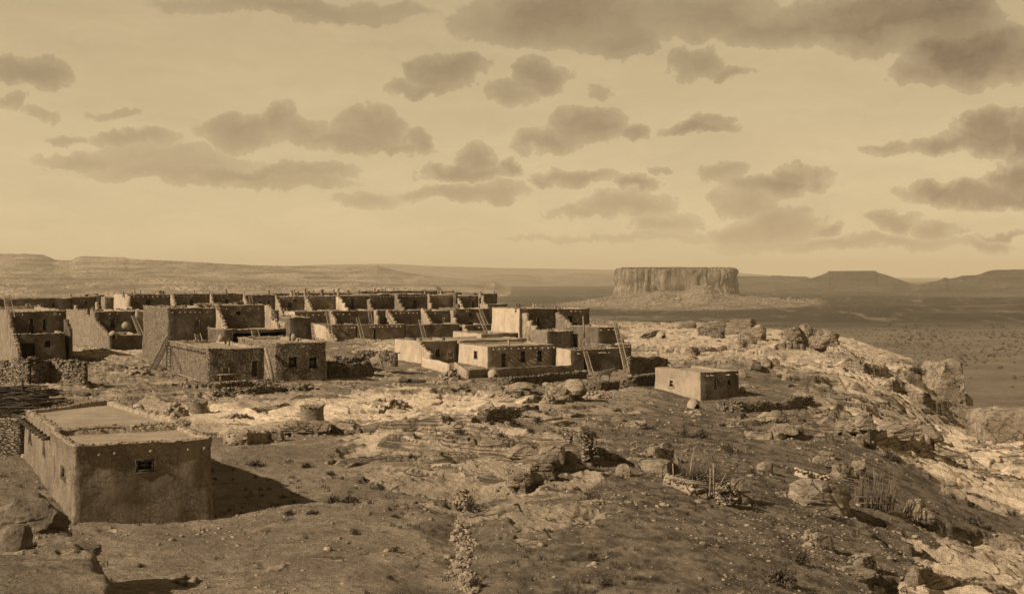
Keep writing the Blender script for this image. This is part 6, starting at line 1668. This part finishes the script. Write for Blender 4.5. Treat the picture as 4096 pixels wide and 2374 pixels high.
# ------------------------------------------------------------------ junipers on the plain
def junipers():
    rnd = np.random.RandomState(33); protos = []
    pr = surface('juniper_green', S(.028), S(.07), .5, .1)
    for k in range(4):
        v, f = ICO[3]; v = v.copy(); s0 = k * 9.1
        r = 1 + .45 * fbm(v[:, 0] * 1.6 + s0, v[:, 1] * 1.6, 4, 600 + k, .6, z=v[:, 2] * 1.6); v = v * r[:, None] * np.array([2.2, 2.0, 1.5]); v[:, 2] = np.maximum(v[:, 2], -1.0) + .9
        protos.append((v, f))
    def spot(px, py):
        D = (EYE - PLAIN) / ((py - HY) / F)
        for _ in range(3):
            z = float(plain_z(np.array([X_(px, D)]), np.array([D]))[0]); D = (EYE - z) / ((py - HY) / F)
        return X_(px, D), D, z
    cnt = 0; src = []
    for k, (v, f) in enumerate(protos):
        me_o = None; src.append((v, f))
    tries = 0
    meshes = []
    while cnt < 300 and tries < 6000:
        tries += 1; px = rnd.uniform(2450, 4180); py = 1300 + 380 * rnd.rand() ** 1.6
        lim = np.interp(px, [2450, 3300, 3500, 3880, 3940, 4180], [1308, 1345, 1400, 1560, 1700, 1740])
        if py > lim: continue
        cl = float(fbm(px * .008, py * .03, 3, 610))
        if rnd.rand() > np.clip(.25 + cl * 1.5, .02, 1): continue
        x, D, z = spot(px, py); k = cnt % 4; s_ = np.exp(rnd.normal(-.1, .35))
        if cnt < 4:
            o = mesh_obj('juniper', src[k][0], src[k][1], pr, None, True); meshes.append(o.data)
        else:
            o = bpy.data.objects.new('juniper', meshes[k]); C.objects.link(o)
        o.location = (x, D, z); o.scale = (s_, s_, s_ * rnd.uniform(.8, 1.2)); o.rotation_euler = (0, 0, rnd.uniform(0, 6))
        tag(o, 'dark round juniper dotted on the desert plain beyond the cliff', 'tree', 'junipers dotted over the desert plain'); cnt += 1
    # farther scrub: one mass
    V = []; Fc = []; n = 9500; v0, f0 = ICO[3]; import bmesh
    oct_v = np.array([(1, 0, 0), (.3, .9, 0), (-.8, .6, 0), (-.8, -.6, 0), (.3, -.9, 0), (.1, .1, 1), (0, 0, -.3)]) ; oct_f = [(0, 1, 5), (1, 2, 5), (2, 3, 5), (3, 4, 5), (4, 0, 5)]
    px = rnd.uniform(1900, 4500, n); D = np.exp(rnd.uniform(math.log(1500), math.log(6200), n)); x = X_(px, D); z = plain_z(x, D)
    cl = fbm(x * .004, D * .003, 4, 620); keep = rnd.rand(n) < np.clip(.45 + cl * 1.6, 0, 1)
    keep &= ~((np.abs(x - EM[0]) < 200) & (np.abs(D - EM[1]) < 120))
    b = 0
    for i in np.nonzero(keep)[0]:
        s_ = rnd.uniform(1.3, 4.2) * np.clip(D[i] / 3000, .55, 1) * (1 + .4 * (D[i] > 4500)); V.append(oct_v * s_ * rnd.uniform(.7, 1.3, 3) + [x[i], D[i], z[i]]); Fc += [tuple(q + b for q in t) for t in oct_f]; b += 7
    o = mesh_obj('distant_scrub', np.concatenate(V), Fc, pr, None, False); tag(o, kind='stuff')
    V = []; Fc = []; b = 0; n = 420
    for i in range(n):
        x = EM[0] + rnd.uniform(-195, 195); y = EM[1] + rnd.uniform(-112, 60); s_ = rnd.uniform(1.2, 3.4); V.append(oct_v * s_ * rnd.uniform(.7, 1.3, 3) + [x, y, EYE + 18.5]); Fc += [tuple(q + b for q in t) for t in oct_f]; b += 7
    o = mesh_obj('mesa_scrub', np.concatenate(V), Fc, pr, None, False); tag(o, kind='stuff')
    # boulders of the talus under the great mesa
    V = []; Fc = []; b = 0; n = 2600; a = rnd.uniform(0, 6.28, n); rr = .62 + .9 * rnd.rand(n) ** 1.7
    x = EM[0] + np.cos(a) * rr * 330; y = EM[1] + np.sin(a) * rr * 300; z = plain_z(x, y)
    for i in range(n):
        if y[i] > EM[1] + 60: continue
        s_ = np.exp(rnd.normal(.75, .5)); V.append(oct_v * s_ * rnd.uniform(.7, 1.3, 3) + [x[i], y[i], z[i]]); Fc += [tuple(q + b for q in t) for t in oct_f]; b += 7
    o = mesh_obj('talus_blocks', np.concatenate(V), Fc, M['rock'], None, False); tag(o, kind='stuff')
junipers()
# ------------------------------------------------------------------ the air
hz = MB().box((0, 17400, 95), (54000, 35600, 425))
ho = hz.build('haze', None)
hm = bpy.data.materials.new('haze_air'); hm.use_nodes = True
hn = hm.node_tree; hn.nodes.clear()
pv = hn.nodes.new('ShaderNodeVolumePrincipled')
pv.inputs['Color'].default_value = (.93, .80, .58, 1)
pv.inputs['Density'].default_value = HAZE
pv.inputs['Anisotropy'].default_value = 0.0
hn.links.new(pv.outputs[0], hn.nodes.new('ShaderNodeOutputMaterial').inputs['Volume'])
ho.data.materials.append(hm)
tag(ho, kind='stuff')
